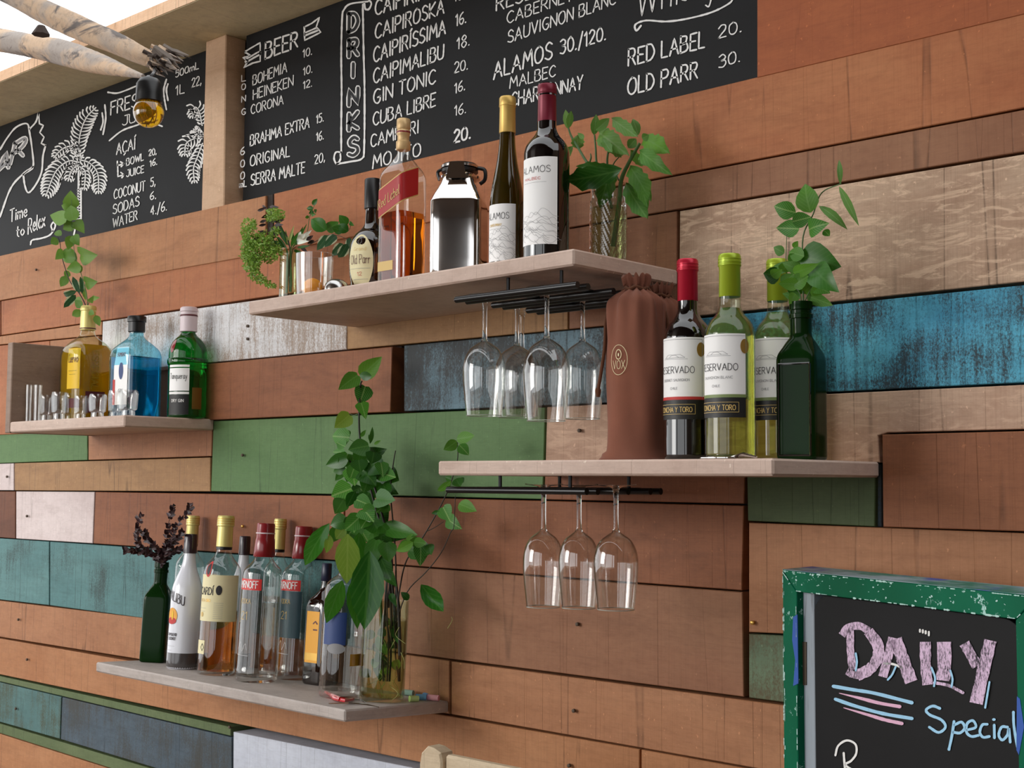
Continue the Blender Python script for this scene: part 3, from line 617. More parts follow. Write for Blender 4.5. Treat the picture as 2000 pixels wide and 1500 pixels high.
# post between the boards, soffit slab above
pf=[(402,80),(441,66),(437,402),(393,412)]
P3=[atY(x,y,0.) for x,y in pf]; zb=H+.655
post=hexa([(P3[3][0],0,zb),(P3[2][0],0,zb),(P3[2][0],BY+.02,zb),(P3[3][0],BY+.02,zb),(P3[0][0],0,zt),(P3[1][0],0,zt),(P3[1][0],BY+.02,zt),(P3[0][0],BY+.02,zt)],'trim_1',W['post'],bev=.0025); post['kind']='structure'
sof=box(-4.9,-1.0,-.176,.16,zt,zt+.028,'trim_2',W['ply'],bev=.001); sof['kind']='structure'
fa=box(-4.9,-1.0,-.1785,-.1765,zt+.001,zt+.029,'edge_band',W['fascia'],sof,bev=0)

# ================================================================== SHELVES
def shelf_board(x0,x1,depth,zfl,zfr,th,zb_off,mat,end=None,name='shelf_board',parent=None):
    """front edge heights, back edge offset"""
    P=[(x0,-depth,zfl-th),(x1,-depth,zfr-th),(x1,.0,zfr+zb_off-th),(x0,.0,zfl+zb_off-th),(x0,-depth,zfl),(x1,-depth,zfr),(x1,.0,zfr+zb_off),(x0,.0,zfl+zb_off)]
    o=hexa(P,name,W[mat],parent,bev=.003); return o
SU=(-2.154,-1.316,.277,H+.354,H+.364); SR=(-1.590,-.948,.30,H+.035,H+.035); SLf=(-3.205,-2.658,.24,H+.1435,H+.1455); SLo=(-2.709,-1.8585,.263,H-.4045,H-.409)
LOW_TILT=.0145
shU=tag(shelf_board(*SU[:3],SU[3],SU[4],.0265,0,'shelf',name='wall_shelf'),'thick pale wooden wall shelf under the chalkboard, holding the highest bottles','shelf')
shR=tag(shelf_board(*SR[:3],SR[3],SR[4],.0235,0,'shelf',name='wall_shelf'),'pale wooden wall shelf at the right holding the drawstring bags and green-capped wine','shelf')
shL=empty('wall_shelf',(-3.2,0,H+.1435),'small wooden corner shelf with an upright left side, holding shot glasses','shelf')
def rel(o,root):
    o.location=Vector(o.location)-Vector(root.location); o.parent=root; return o
rel(shelf_board(-3.19,SLf[1],.24,SLf[3],SLf[4],.0265,0,'shelf',name='shelf_board'),shL)
rel(box(-3.216,-3.1905,-.24,0,H+.116,H+.345,'side_panel',W['shelf_dark']),shL)
shB=tag(shelf_board(*SLo[:3],SLo[3],SLo[4],.0215,-LOW_TILT,'shelf_grey',name='wall_shelf'),'greyish lowest wall shelf crowded with spirit bottles and a leafy vase','shelf')
def zU(X,Y): return SU[3]+(SU[4]-SU[3])*(X-SU[0])/(SU[1]-SU[0])
def zR(X,Y): return SR[3]
def zL(X,Y): return SLf[3]+(SLf[4]-SLf[3])*(X-SLf[0])/(SLf[1]-SLf[0])
def zB(X,Y): return SLo[3]+(SLo[4]-SLo[3])*(X-SLo[0])/(SLo[1]-SLo[0])-LOW_TILT*(Y+.263)/.263
TILT=math.atan(LOW_TILT/.263)
def place(px,Y,zf):
    X=-1.8
    for _ in range(6): X=X_for(px,Y,zf(X,Y))
    return np.array([X,Y,zf(X,Y)])
def place_px(px,py,zf):
    z=zf(-2.,-.15)
    for _ in range(8): p=atZ(px,py,z); z=zf(p[0],p[1])
    return p
# ================================================================== CHALK SIGN (free-standing, turned out from the wall)
vp=ray(-190,940)*np.array([1,1,0]); ex=-vp/np.linalg.norm(vp); nb=np.array([ex[1],-ex[0],0]); 
O=atY(1528,1113,-.085)
def bh(px,py,d=0.): return hit(px,py,O+nb*d,nb)
sgn=empty('chalk_sign',(O[0],O[1],0),'free-standing chalk sign with a chipped green frame reading Daily Special','sign')
def sgn_part(name,V,Fc,mat,fix=True,smooth=False):
    o=mesh(name,[np.array(v)-np.array([O[0],O[1],0]) for v in V],Fc,mat,sgn,smooth=smooth)
    if fix: fixn(o)
    return o
def s2(p): v=np.array(p)-O; return (v@ex, p[2])
def s3(u,z,d): return O*np.array([1,1,0])+ex*u+nb*d+np.array([0,0,z])
def spoly(name,pxs,d0,d1,mat,bev=.001): 
    poly=[s2(bh(x,y,d1)) for x,y in pxs]; V,Fc=prism(poly,d0,d1,s3,bev); return sgn_part(name,V,Fc,mat)
uR=s2(bh(1987,1400))[0]; wf=s2(bh(1556,1300))[0]-s2(bh(1527,1300))[0]
def srect(name,u0,u1,z0,z1,d0,d1,mat,bev=.001,parent=None):
    V,Fc=prism([(u0,z0),(u1,z0),(u1,z1),(u0,z1)],d0,d1,s3,bev); return sgn_part(name,V,Fc,mat)
zt_=O[2]; u0=0.; zin=s2(bh(1560,1156))[1]
wf=s2(bh(1557,1300))[0]; u1=uR+wf
th=.055
def trap(name,pts,mat): V,Fc=prism(pts,-th,0,s3,.001); return sgn_part(name,V,Fc,mat)
trap('frame_rail',[(u0,zt_),(u1,zt_),(u1-wf,zin),(u0+wf,zin)],M['green_paint'])
trap('frame_rail',[(u0,zt_-.001),(u0+wf,zin-.001),(u0+wf,.16),(u0,.06)],M['green_paint'])
trap('frame_rail',[(u1,zt_-.001),(u1-wf,zin-.001),(u1-wf,.16),(u1,.06)],M['green_paint'])
trap('frame_rail',[(u0,.06),(u0+wf,.16),(u1-wf,.16),(u1,.06)],M['green_paint'])
Pz=[s3(a,zt_+dz,d)-np.array([O[0],O[1],0]) for dz,dd in ((0,0),(1,1)) for a,d,dz in ((u0,0,.0002+.0008*dd),(u1,0,.0002+.0008*dd),(u1,-th,.0002+.004*dd),(u0,-th,.0002+.004*dd))]
hexa(Pz,'top_edge',M['edge_paint'],sgn,bev=0)
for a,b in ((u0+.004,u0+.03),(u1-.03,u1-.004)): srect('leg',a,b,0,.1,-th+.004,-.006,W['chair'])
ub=s2(bh(1590,1400,-.012))[0]
srect('inner_batten',u0+wf-.002,ub+.002,.1,zin+.005,-th+.004,-.012,M['grey_wood'])
srect('backing_panel',u0+.01,u1-.01,.08,zt_-.01,-th-.004,-th+.006,M['grey_wood'])
# blackboard with rounded top corners
pl=s2(bh(1590,1300,-.014))[0]; pr=u1-wf+.004; zz=s2(bh(1660,1166,-.014))[1]-.002; rr=.036
poly=[(pl,.12),(pr,.12)]+[(pr-rr+rr*cos(a),zz-rr+rr*sin(a)) for a in np.linspace(0,pi/2,7)]+[(pl+rr-rr*sin(a),zz-rr+rr*cos(a)) for a in np.linspace(0,pi/2,7)]
V,Fc=prism(poly,-th+.006,-.013,s3,.0006); sgn_part('blackboard',V,Fc,M['black_board'])
spoly('hinge',[(1560,1253),(1574,1254),(1574,1338),(1561,1339)],-.0125,-.010,M['rust'],.0005)
spoly('paint_patch',[(1549,1205),(1557,1200),(1559,1335),(1549,1340),(1553,1290),(1547,1250)],-.0005,.0006,M['blue_paint'],.0001)
spoly('paint_patch',[(1986,1360),(1992,1365),(2000,1420),(1990,1475),(1985,1465)],-.0005,.0006,M['blue_paint'],.0001)
mb=MB(); cr_=random.Random(8)
for (ua,za),(ub_,zb_) in (((u0+.002,zt_-.0015),(u1,zt_-.0015)),((u0+wf,zin+.001),(u1-wf,zin+.001)),((u0+.002,zt_-.004),(u0+wf,zin)),((u1-.002,zt_-.004),(u1-wf,zin)),((u0+.0015,zt_-.01),(u0+.0015,.3)),((u0+wf-.001,zin-.01),(u0+wf-.001,.3)),((u0+.004,zt_-.02),(u0+.004,.3))):
    a_=np.array([ua,za]); b_=np.array([ub_,zb_]); n_=int(np.linalg.norm(b_-a_)/.012)+1
    for i in range(n_):
        if cr_.random()<.62: 
            f0=i/n_; f1=min(1,f0+cr_.uniform(.3,1.1)/n_); ribbon(mb,[a_+(b_-a_)*f0,a_+(b_-a_)*f1],cr_.uniform(.0006,.0022),lambda u,v:s3(u,v,.0006),.5,smooth=False)
for i in range(60):
    q_=np.array([cr_.uniform(u0+.01,u1-.01),zt_-abs(cr_.gauss(0,.35))*(zt_-zin)*1.6-.002]); 
    if q_[1]>zin: ribbon(mb,[q_,q_+np.array([cr_.uniform(.0008,.003),cr_.uniform(-.001,.001)])],cr_.uniform(.0006,.0022),lambda u,v:s3(u,v,.0006),.5,smooth=False)
o=sgn_part('paint_chips',mb.v,mb.f,M['chip'],fix=False); o['kind']='stuff'
sm=lambda u,v:bh(u,v,-.0118)
Q=lambda x,y:(1500+x/3.572,1080+y/3.572)
def sdraw(strokes,w,mat,name='chalk_lettering',taper=False,smooth=True,d=-.0118):
    mb=MB()
    for P_ in strokes:
        ribbon(mb,[Q(*p) for p in P_],w/3.572,lambda u,v:bh(u,v,d),.08,taper,smooth,flat=w>40)
        if name in('chalk_accent','underline'): sgn_part(name,mb.v,mb.f,M[mat],fix=False); mb=MB()
    if mb.v: sgn_part(name,mb.v,mb.f,M[mat],fix=False)
sdraw([[(575,540),(575,680),(590,815)],[(515,575),(560,520),(640,510),(705,545)],[(550,825),(600,850),(660,850)]],52,'chalk_pink')
sdraw([[(700,545),(765,640),(765,730),(710,810),(620,855)]],78,'chalk_pink')
sdraw([[(870,590),(840,720),(800,865)]],62,'chalk_pink'); sdraw([[(890,600),(940,740),(1000,900)]],88,'chalk_pink'); sdraw([[(810,772),(870,775),(935,800)]],16,'chalk')
sdraw([[(1098,620),(1100,780),(1115,920)]],76,'chalk_pink'); sdraw([[(1228,620),(1230,780),(1220,890)]],96,'chalk_pink'); sdraw([[(1160,905),(1260,925),(1360,975)]],22,'chalk_pink',smooth=True)
sdraw([[(1370,630),(1420,720),(1460,790)]],74,'chalk_pink'); sdraw([[(1552,610),(1500,830),(1452,1050)]],88,'chalk_pink')
sdraw([[(1060,535),(1060,550)],[(1080,538),(1080,556)],[(1100,545),(1100,562)],[(1122,550),(1122,575)]],14,'chalk',smooth=False,name='i_dots')
sdraw([[(612,700),(620,760),(612,820)],[(890,795),(865,850),(835,885)],[(1140,800),(1165,870),(1158,930)],[(1272,820),(1287,880),(1280,935)],[(1545,900),(1530,990),(1515,1080)]],14,'chalk_blue','chalk_accent',d=-.011)
sdraw([[(455,930),(600,955),(750,980),(1005,1045)],[(470,1020),(600,1065),(800,1120),(1005,1155)]],24,'chalk_blue','underline')
sdraw([[(505,980),(650,1015),(780,1048),(920,1072)],[(535,1082),(700,1130),(820,1165),(935,1190)]],24,'chalk_rose','underline',taper=True)
sdraw([[(1200,1085),(1150,1068),(1103,1095),(1130,1130),(1210,1165),(1238,1215),(1190,1252),(1125,1215)],[(1298,1175),(1282,1280),(1262,1372)],[(1300,1200),(1350,1180),(1372,1220),(1340,1255),(1290,1250)],
 [(1390,1235),(1450,1215),(1430,1170),(1390,1190),(1385,1250),(1420,1280),(1470,1272)],[(1530,1195),(1495,1200),(1478,1250),(1500,1285),(1545,1280)],[(1578,1200),(1580,1290)],[(1572,1162),(1580,1162)],
 [(1672,1215),(1630,1215),(1610,1270),(1635,1305),(1670,1270),(1680,1225),(1690,1320)],[(1712,1110),(1715,1200),(1730,1300),(1745,1370)]],19,'chalk_blue')
sdraw([[(470,1412),(490,1345),(550,1308),(610,1335),(615,1400),(580,1450),(540,1480),(620,1530)],[(528,1395),(532,1450),(538,1520)]],15,'chalk')
# ================================================================== CHAIR under the shelf
CYc=-.30
cO=atY(825,1457,CYc); cw=.44
ch=empty('bar_chair',(cO[0],CYc,0),'pale wooden chair back with rounded post, cut off at the bottom edge','chair')
zc=cO[2]
def cbox(x0,x1,y0,y1,z0,z1,name,mat='chair',bev=.004): return box(x0,x1,y0,y1,z0,z1,name,W[mat],ch,bev=bev)
xpw=atY(850,1480,CYc)[0]-atY(806,1480,CYc)[0]
def post_poly(x0):
    pts=[(x0-.004,0),(x0+xpw-.002,0),(x0+xpw,zc-.02),(x0+xpw-.004,zc-.006),(x0+xpw*.6,zc),(x0+xpw*.35,zc+.001),(x0+.004,zc-.012),(x0,zc-.03)]
    V,Fc=prism(pts,.028,0,lambda u,v,d:(u,d,v),.003); fixn(mesh('back_post',V,Fc,W['chair'],ch,smooth=False))
post_poly(-.008); post_poly(-.008+cw)
xa=-.008+xpw+.003
cbox(xa,cw-.012,.004,.022,zc-.095,zc-.008,'top_rail'); cbox(xa,cw-.012,.006,.02,zc-.26,zc-.2,'back_rail'); 
cbox(-.01,cw+xpw-.01,-.40,.02,.44,.47,'seat')
for x in (-.008,cw-.008): cbox(x,x+xpw,-.39,-.36,0,.44,'front_leg')
# ================================================================== BOTTLES
class Vessel:
    def __init__(s,name,label,cat,pos,prof,Hh,Rr,group=None,rz=0.,tilt=0.,asp=1.,seg=40,twist=0.):
        s.root=empty(name,pos,label,cat,group,(-tilt,0,0)); s.pos=np.array(pos); s.prof=[(z*Hh,r*Rr,n) for z,r,n in smooth_prof(prof,4)]
        s.H=Hh; s.R=Rr; s.rz=rz; s.asp=asp; s.seg=seg
        d=CAM-s.pos; s.cd=math.atan2(d[1],d[0])
    def ringat(s,z):
        p=s.prof
        for a,b in zip(p[:-1],p[1:]):
            if a[0]<=z<=b[0] and b[0]>a[0]:
                t=(z-a[0])/(b[0]-a[0]); return a[1]+(b[1]-a[1])*t,a[2]+(b[2]-a[2])*t
        return p[-1][1],p[-1][2]
    def surf(s,ang,z,off=.0004):
        r,n=s.ringat(z); th=ang-s.rz; q=r*sec(th,n)+off; v=(q*cos(th),q*sin(th)*s.asp)
        c,d=cos(s.rz),sin(s.rz); return (v[0]*c-v[1]*d,v[0]*d+v[1]*c,z)
    def part(s,name,rings,mat,label=None,seg=None,**k):
        V,Fc=lathe(rings,seg or s.seg,asp=s.asp,**k); c,d=cos(s.rz),sin(s.rz); V=[(x*c-y*d,x*d+y*c,z) for x,y,z in V]
        return mesh(name,V,Fc,mat,s.root,label=label)
    def body(s,mat,name='glass_body',top=False): return s.part(name,s.prof,mat,top=top)
    def liquid(s,frac,mat,wall=.0022,floor=.006,name='liquid'):
        zt=frac*s.H; R=[(max(z,floor),max(.001,r-wall),n) for z,r,n in s.prof if z<=zt]
        r,n=s.ringat(zt); R.append((zt,r-wall,n)); R=[R[0]]+[b for a,b in zip(R[:-1],R[1:]) if b[0]>a[0]]
        return s.part(name,R,mat)
    def cap(s,rings,mat,name='cap',label=None): return s.part(name,[(z*s.H,r*s.R,n) for z,r,n in rings],mat,label)
    def redge(s,px):
        """angle at which the surface right of the axis is seen at pixel px"""
        cx,_,d=proj(s.pos+np.array([0,0,s.H*.4])); rp=s.R*F/d; return s.cd+math.asin(max(-.98,min(.98,(px-cx)/rp)))
    def label(s,a0,a1,z0,z1,mat,name='label',off=.0004,nz=6,na=24,label=None,skew=0.,oval=False):
        V=[];Fc=[]
        if oval:
            V.append(s.surf((a0+a1)/2,(z0+z1)/2,off)); n=36
            for ring in (.5,1.):
                for k in range(n):
                    t=2*pi*k/n; V.append(s.surf((a0+a1)/2+(a1-a0)/2*ring*cos(t),(z0+z1)/2+(z1-z0)/2*ring*sin(t),off))
            for k in range(n): Fc.append((0,1+k,1+(k+1)%n)); Fc.append((1+k,1+n+k,1+n+(k+1)%n,1+(k+1)%n))
        else:
            for j in range(nz+1):
                for i in range(na+1):
                    a=a0+(a1-a0)*i/na; V.append(s.surf(a,z0+(z1-z0)*j/nz+skew*(a-(a0+a1)/2),off))
            for j in range(nz):
                for i in range(na): q=j*(na+1)+i; Fc.append((q,q+1,q+na+2,q+na+1))
        return mesh(name,V,Fc,mat,s.root,label=label)
    def m(s,amid,off=.0009,skew=0.): 
        return lambda u,v: s.surf(amid+u/s.R,v+skew*u/s.R,off)
    def write(s,txt,amid,z,width,h,w,mat,name='lettering',off=.0009,skew=0.,jit=.05):
        mb=MB(); text(mb,txt,(-width/2,z),(width/2,z),h,w,s.m(amid,off,skew),(0,1),jit=jit,wob=0.); mb.build(name,mat,s.root,smooth=False)
    def lines(s,amid,segs,w,mat,name='fine_print',off=.0009,smooth=False):
        mb=MB()
        for P_ in segs: ribbon(mb,P_,w,s.m(amid,off),.1,smooth=smooth)
        mb.build(name,mat,s.root,smooth=False)
BORD=[(0,.86,2),(.008,.96,2),(.03,1,2),(.60,1,2),(.635,.95,2),(.67,.81,2),(.70,.60,2),(.725,.48,2),(.75,.42,2),(.97,.40,2),(1,.40,2)]
BURG=[(0,.86,2),(.01,.97,2),(.03,1,2),(.36,1,2),(.45,.93,2),(.55,.75,2),(.65,.57,2),(.74,.47,2),(.8,.45,2),(.98,.44,2),(1,.44,2)]
SPIRIT=[(0,.86,2),(.01,.97,2),(.03,1,2),(.66,1,2),(.70,.95,2),(.735,.80,2),(.765,.58,2),(.785,.46,2),(.82,.40,2),(.98,.38,2),(1,.38,2)]
def mk(name,label,cat,P,toppx,wpx,prof,group=None,rz=0.,tilt=0.,asp=1.,n=2,seg=40):
    z=z_for(toppx,P[0],P[1]); Hh=z-P[2]; d=proj(P)[2]; R=wpx/2*d/F
    if n!=2: R=R/1.0
    return Vessel(name,label,cat,P,prof,Hh,R,group,rz,tilt,asp,seg)
A90=-pi/2
def capsule(b,mat,z0=.78,r=.43,top=1.0,lip=True):
    R=[(z0,r*.97,2),(z0+.003,r,2),(top-.055,r*.95,2),(top-.05,r*1.04,2),(top-.012,r*1.04,2),(top-.002,r*.95,2),(top,r*.5,2)]
    c=b.cap(R,mat,'capsule'); 
    b.cap([(top-.062,r*.975,2),(top-.060,r*1.0,2),(top-.057,r*1.0,2),(top-.055,r*.97,2)],M['grey_ink'] if False else mat,'capsule_ring')
    return c
def ridges(b,mat,zs,r,hh=.006):
    for z in zs: b.cap([(z-hh/2,r*.95,2),(z-hh/4,r,2),(z+hh/4,r,2),(z+hh/2,r*.95,2)],mat,'cap_ridge')

# ---- right shelf wines
def reservado(px,Y,top,wpx,label,kind,capmat,group,redge):
    P=place(px,Y,zR); b=mk('wine_bottle',label,'bottle',P,top,wpx,BORD,group)
    if kind=='red': b.body(M['glass_black'],top=True)
    else: b.body(M['glass_green']); b.liquid(.735,M['white_wine'])
    b.cap([(.79,.41,2),(.793,.43,2),(.935,.42,2),(.94,.45,2),(.99,.45,2),(1.0,.40,2),(1.001,.1,2)],capmat,'screw_cap'); ridges(b,capmat,(.945,.96,.975),.465)
    ar=b.redge(redge); half=min(ar-A90,1.5); a0,a1=A90-half,A90+half; Hh=b.H
    b.label(a0,a1,.225*Hh,.60*Hh,M['paper']); b.label(a0,a1,.20*Hh,.295*Hh,M['black_label'],'label_band',.0007,nz=2)
    b.label(a0,a1,.295*Hh,.31*Hh,M['red_ink'] if kind=='red' else M['green_strip'],'label_stripe',.0008,nz=1)
    R=b.R
    b.write('RESERVADO',A90,.425*Hh,R*1.75,.032*Hh,.0009,M['ink'])
    b.write('CABERNET SAUVIGNON' if kind=='red' else 'SAUVIGNON BLANC',A90,.385*Hh,R*1.35,.012*Hh,.0005,M['grey_ink'])
    b.write('CHILE',A90,.345*Hh,R*.34,.011*Hh,.0005,M['grey_ink']); b.write('CONCHA Y TORO',A90,.235*Hh,R*1.55,.024*Hh,.0010,M['gold_print'],off=.0013)
    b.lines(A90,[[(-R*.9,.225*Hh),(R*.9,.225*Hh),(R*.9,.272*Hh),(-R*.9,.272*Hh),(-R*.9,.225*Hh)]],.0006,M['gold_print'],'label_border',.0013)
    b.lines(A90,[[(R*1.22,.30*Hh),(R*1.22,.59*Hh),(-R*1.22,.59*Hh),(-R*1.22,.30*Hh)]],.0006,M['grey_ink'],'label_border')
    b.lines(A90,[[(-R*.5,.50*Hh),(-R*.3,.515*Hh),(R*.3,.515*Hh),(R*.5,.50*Hh),(-R*.5,.50*Hh)],[(-R*.25,.50*Hh),(-R*.1,.512*Hh),(R*.1,.512*Hh),(R*.25,.50*Hh)],[(-R*.6,.495*Hh),(R*.6,.493*Hh)]],.0005,M['grey_ink'],'crest')
    b.label(A90+.98,A90+1.36,.505*Hh,.575*Hh,M['gold'],'gold_seal',.0009,oval=True)
    return b
M['green_strip']=plain('olive_stripe',(122,140,84),.5)
b=reservado(1344,-.165,507,94,'dark red wine bottle with crimson cap next to the drawstring bag','red',M['red_cap'],'white-labelled wines on the right shelf',1375)
b=reservado(1427,-.205,497,99,'pale wine bottle with lime green cap, fully visible, between red wine and dark bottle','white',M['lime'],'white-labelled wines on the right shelf',1455)
b=reservado(1521,-.050,507,95,'pale wine bottle with lime cap half hidden behind the dark square bottle','white',M['lime'],'white-labelled wines on the right shelf',1560)
SQ=[(0,.90,7),(.01,.98,7),(.03,1,8),(.62,1,8),(.655,.97,7),(.71,.80,4),(.75,.66,2.6),(.775,.56,2),(.80,.52,2),(.89,.52,2),(.895,.58,2),(.92,.58,2),(.925,.52,2),(.945,.52,2),(.95,.58,2),(1,.56,2)]
def square_bottle(P,top,w,label,rz,group,mat,tilt=0):
    z=z_for(top,P[0],P[1]); d=proj(P)[2]
    R=w/2*d/F; b=Vessel('square_bottle',label,'bottle',P,SQ,z-P[2],R,group,rz,tilt,1.,56); b.body(mat); return b
P=place(1567,-.135,zR); dsq=square_bottle(P,590,80,'empty dark green square bottle used as a vase on the right shelf',math.radians(9),None,M['glass_dark_green'])
dsq.cap([(.60,0,2),(.60,.0,2)],M['glass_dark_green'],'x') if False else None
# raised panel outline on its front face
for k in (0,):
    fa_=dsq.rz-pi/2 if k==0 else dsq.rz
    mb=MB(); hw=dsq.R*.80
    pts=[(-hw,.03*dsq.H),(hw,.03*dsq.H),(hw,.60*dsq.H),(-hw,.60*dsq.H),(-hw,.03*dsq.H)]
    c,s_=cos(fa_),sin(fa_); pts3=[(c*(dsq.R*1.0)-s_*u,s_*(dsq.R*1.0)+c*u,z) for u,z in pts]
    for a,b_ in zip(pts3[:-1],pts3[1:]): tube(mb,[a,b_],.0015,6)
    mb.build('panel_rim',M['glass_black'],dsq.root)
# ---- alamos wines on the upper shelf
def alamos(px,Y,top,w,prof,label,glass,capmat,z0,z1,redge,sub,liq=None,zc=.78,cr=.43):
    P=place(px,Y,zU); b=mk('wine_bottle',label,'bottle',P,top,w,prof,'mountain-labelled wines on the top shelf'); b.body(glass,top=True)
    b.cap([(zc,cr*.98,2),(zc+.002,cr*1.04,2),(.94,cr*1.0,2),(.945,cr*1.06,2),(.99,cr*1.06,2),(1.,cr*.95,2),(1.003,cr*.3,2)],capmat,'capsule'); ridges(b,capmat,(.947,),cr*1.09)
    ar=b.redge(redge); half=ar-A90; Hh=b.H; R=b.R
    b.label(A90-half,ar,z0*Hh,z1*Hh,M['paper'])
    b.write('ALAMOS',A90+.12,(z1-.085)*Hh,R*1.5,.036*Hh,.0008,M['ink']); b.write(sub,A90+.0,(z1-.125)*Hh,R*.9,.014*Hh,.0006,M['red_ink'] if sub=='MALBEC' else M['gold_print'])
    b.lines(A90,[[(-R*.5,(z1-.14)*Hh),(R*.7,(z1-.14)*Hh)]],.0004,M['grey_ink'])
    mts=[]
    rr_=random.Random(3)
    for k in range(9):
        base=z0+.02+k*.016; pts=[]
        for i in range(11): u=-1.25+i*.25; pts.append((u*R,(base+.02*rr_.uniform(-1,1)+.028*max(0,1-abs(u-.1*k+.3)))*Hh))
        mts.append(pts)
    for k in range(26):
        u=rr_.uniform(-1.2,1.2); v=rr_.uniform(z0+.02,z0+.14); mts.append([(u*R,v*Hh),((u+.15)*R,(v-.02)*Hh),((u+.28)*R,(v-.025)*Hh)])
    b.lines(A90,mts,.0004,M['grey_ink'],'mountain_drawing',smooth=True)
    return b
alamos(1067,-.205,165,90,BORD,'black red-wine bottle with maroon capsule and tall white label on the top shelf',M['glass_black'],M['maroon'],.085,.565,1088,'MALBEC',zc=.785,cr=.40)
alamos(989,-.185,190,68,BURG,'olive sloping-shouldered wine bottle with gold capsule on the top shelf',M['glass_olive'],M['gold_cap'],.05,.37,1007,'CHARDONNAY',zc=.79,cr=.46)
# ---- square whisky bottle
P=place(784,-.175,zU); z=z_for(233,P[0],P[1]); d=proj(P)[2]
JW=[(0,.92,9),(.01,.98,9),(.03,1,9),(.64,1,8),(.68,.93,6),(.73,.68,3.5),(.77,.47,2.2),(.80,.33,2),(.83,.30,2),(.97,.29,2),(1,.29,2)]
b=Vessel('whisky_bottle','square amber whisky bottle with a slanted red label on the top shelf','bottle',P,JW,z-P[2],97/2*d/F/1.36,None,0.,0,1.,56)
b.body(M['glass']); b.liquid(.44,M['whisky'],.003,.012)
b.cap([(.815,.36,2),(.82,.40,2),(.865,.40,2),(.87,.33,2),(.90,.33,2),(.905,.36,2),(.915,.38,2),(.93,.38,2),(.935,.34,2),(.945,.39,2),(.995,.38,2),(1.0,.34,2),(1.001,.1,2)],M['champagne'],'stopper')
b.cap([(.915,.385,2),(.917,.392,2),(.923,.392,2),(.925,.385,2)],M['dark_red'],'stopper_band')
a0=A90-.80; a1=A90+1.42
def slab_label(b,a0,a1,z0,z1,slope,mat,off,name='label'):
    V=[];Fc=[];na=40
    for i in range(na+1):
        a=a0+(a1-a0)*i/na; p=b.surf(a,0.2,off); s0=slope*(p[0]-b.surf(a0,.2)[0]-(p[1]+b.R)*0.+ (p[1]+b.R)*1.0)
        V.append((p[0],p[1],z0+s0)); V.append((p[0],p[1],z1+s0))
    for i in range(na): Fc.append((2*i,2*i+2,2*i+3,2*i+1))
    return mesh(name,V,Fc,mat,b.root)
slab_label(b,a0,.22,.405*b.H,.575*b.H,.40,M['gold_print'],.0004,'label_border'); slab_label(b,a0,.20,.412*b.H,.568*b.H,.40,M['red_label'],.0008)
def jwm(b,slope,off=.0014):
    def f(u,v): return (u,-b.R-off,v+slope*(u+b.R*.95))
    return f
mb=MB(); text(mb,'Red Label',(-b.R*.85,.455*b.H),(b.R*.85,.455*b.H),.055*b.H,.0013,jwm(b,.40),(0,1),jit=.05,wob=0.); mb.build('lettering',M['gold_print'],b.root,smooth=False)
b.label(A90-.75,A90+.35,.10*b.H,.155*b.H,M['gold_print'],'small_label')
# ---- oval-labelled dark whisky
OP=[(0,.6,2),(.01,.70,2),(.06,.84,2),(.2,.98,2),(.33,1,2),(.44,.95,2),(.52,.74,2),(.57,.48,2),(.62,.33,2),(.74,.30,2),(.97,.30,2),(1,.30,2)]
P=place(725,-.155,zU); z=z_for(350,P[0],P[1]); d=proj(P)[2]
b=Vessel('whisky_bottle','round-shouldered dark whisky bottle with a cream oval label on the top shelf','bottle',P,OP,z-P[2],90/2*d/F,None); b.body(M['glass_brown'],top=True)
b.cap([(.74,.33,2),(.745,.36,2),(.99,.36,2),(1,.32,2),(1.001,.1,2)],M['black'],'cap')
am=b.cd-.55; b.label(am-.62,am+.62,.03*b.H,.50*b.H,M['cream'],'oval_label',.0012,oval=True)
b.write('Grand',am,.36*b.H,b.R*.6,.03*b.H,.0006,M['gold_print'],off=.002); b.write('Old Parr',am,.25*b.H,b.R*.95,.075*b.H,.0010,M['burgundy'],off=.002); b.write('12',am,.15*b.H,b.R*.22,.03*b.H,.0007,M['red_ink'],off=.002)
b.lines(am,[[(-b.R*.5,.21*b.H),(b.R*.5,.21*b.H)],[(-b.R*.4,.12*b.H),(b.R*.4,.12*b.H)],[(-b.R*.1,.44*b.H),(b.R*.05,.47*b.H),(b.R*.1,.43*b.H),(-b.R*.05,.41*b.H),(-b.R*.1,.44*b.H)]],.0005,M['grey_ink'],off=.002)
# ---- steel canister
P=place(896,-.165,zU); z=z_for(322,P[0],P[1]); d=proj(P)[2]; Hc=z-P[2]; Rc=100/2*d/F; rz=math.radians(35)
CN=[(0,.97,12),(.01,1,14),(.655,1,14),(.67,.985,12),(.86,.62,6),(.90,.60,2.5),(.93,.60,2)]
b=Vessel('steel_canister','polished square steel canister with a clamp lid on the top shelf','canister',P,CN,Hc,Rc,None,rz,0,1.,64); b.body(M['chrome'],'canister_body',top=True)
b.cap([(.925,.66,2),(.93,.72,2),(.955,.72,2),(.96,.66,2)],M['black'],'rubber_seal'); b.cap([(.96,.66,2),(.965,.74,2),(.985,.74,2),(1.0,.66,2),(1.01,.3,2)],M['steel'],'lid')
b.cap([(.865,.74,2),(.872,.80,2),(.89,.80,2),(.895,.74,2)],M['chrome'],'clamp_ring')
c,s_=cos(rz-pi/2),sin(rz-pi/2)
def loc_(o,u,z): return (c*o-s_*u,s_*o+c*u,z)
k=Rc
V=[loc_(k*.78,-k*.28,Hc*.99),loc_(k*.78,k*.28,Hc*.99),loc_(k*.86,k*.40,Hc*.845),loc_(k*.86,-k*.40,Hc*.845),loc_(k*.74,-k*.26,Hc*.99),loc_(k*.74,k*.26,Hc*.99),loc_(k*.80,k*.38,Hc*.845),loc_(k*.80,-k*.38,Hc*.845)]
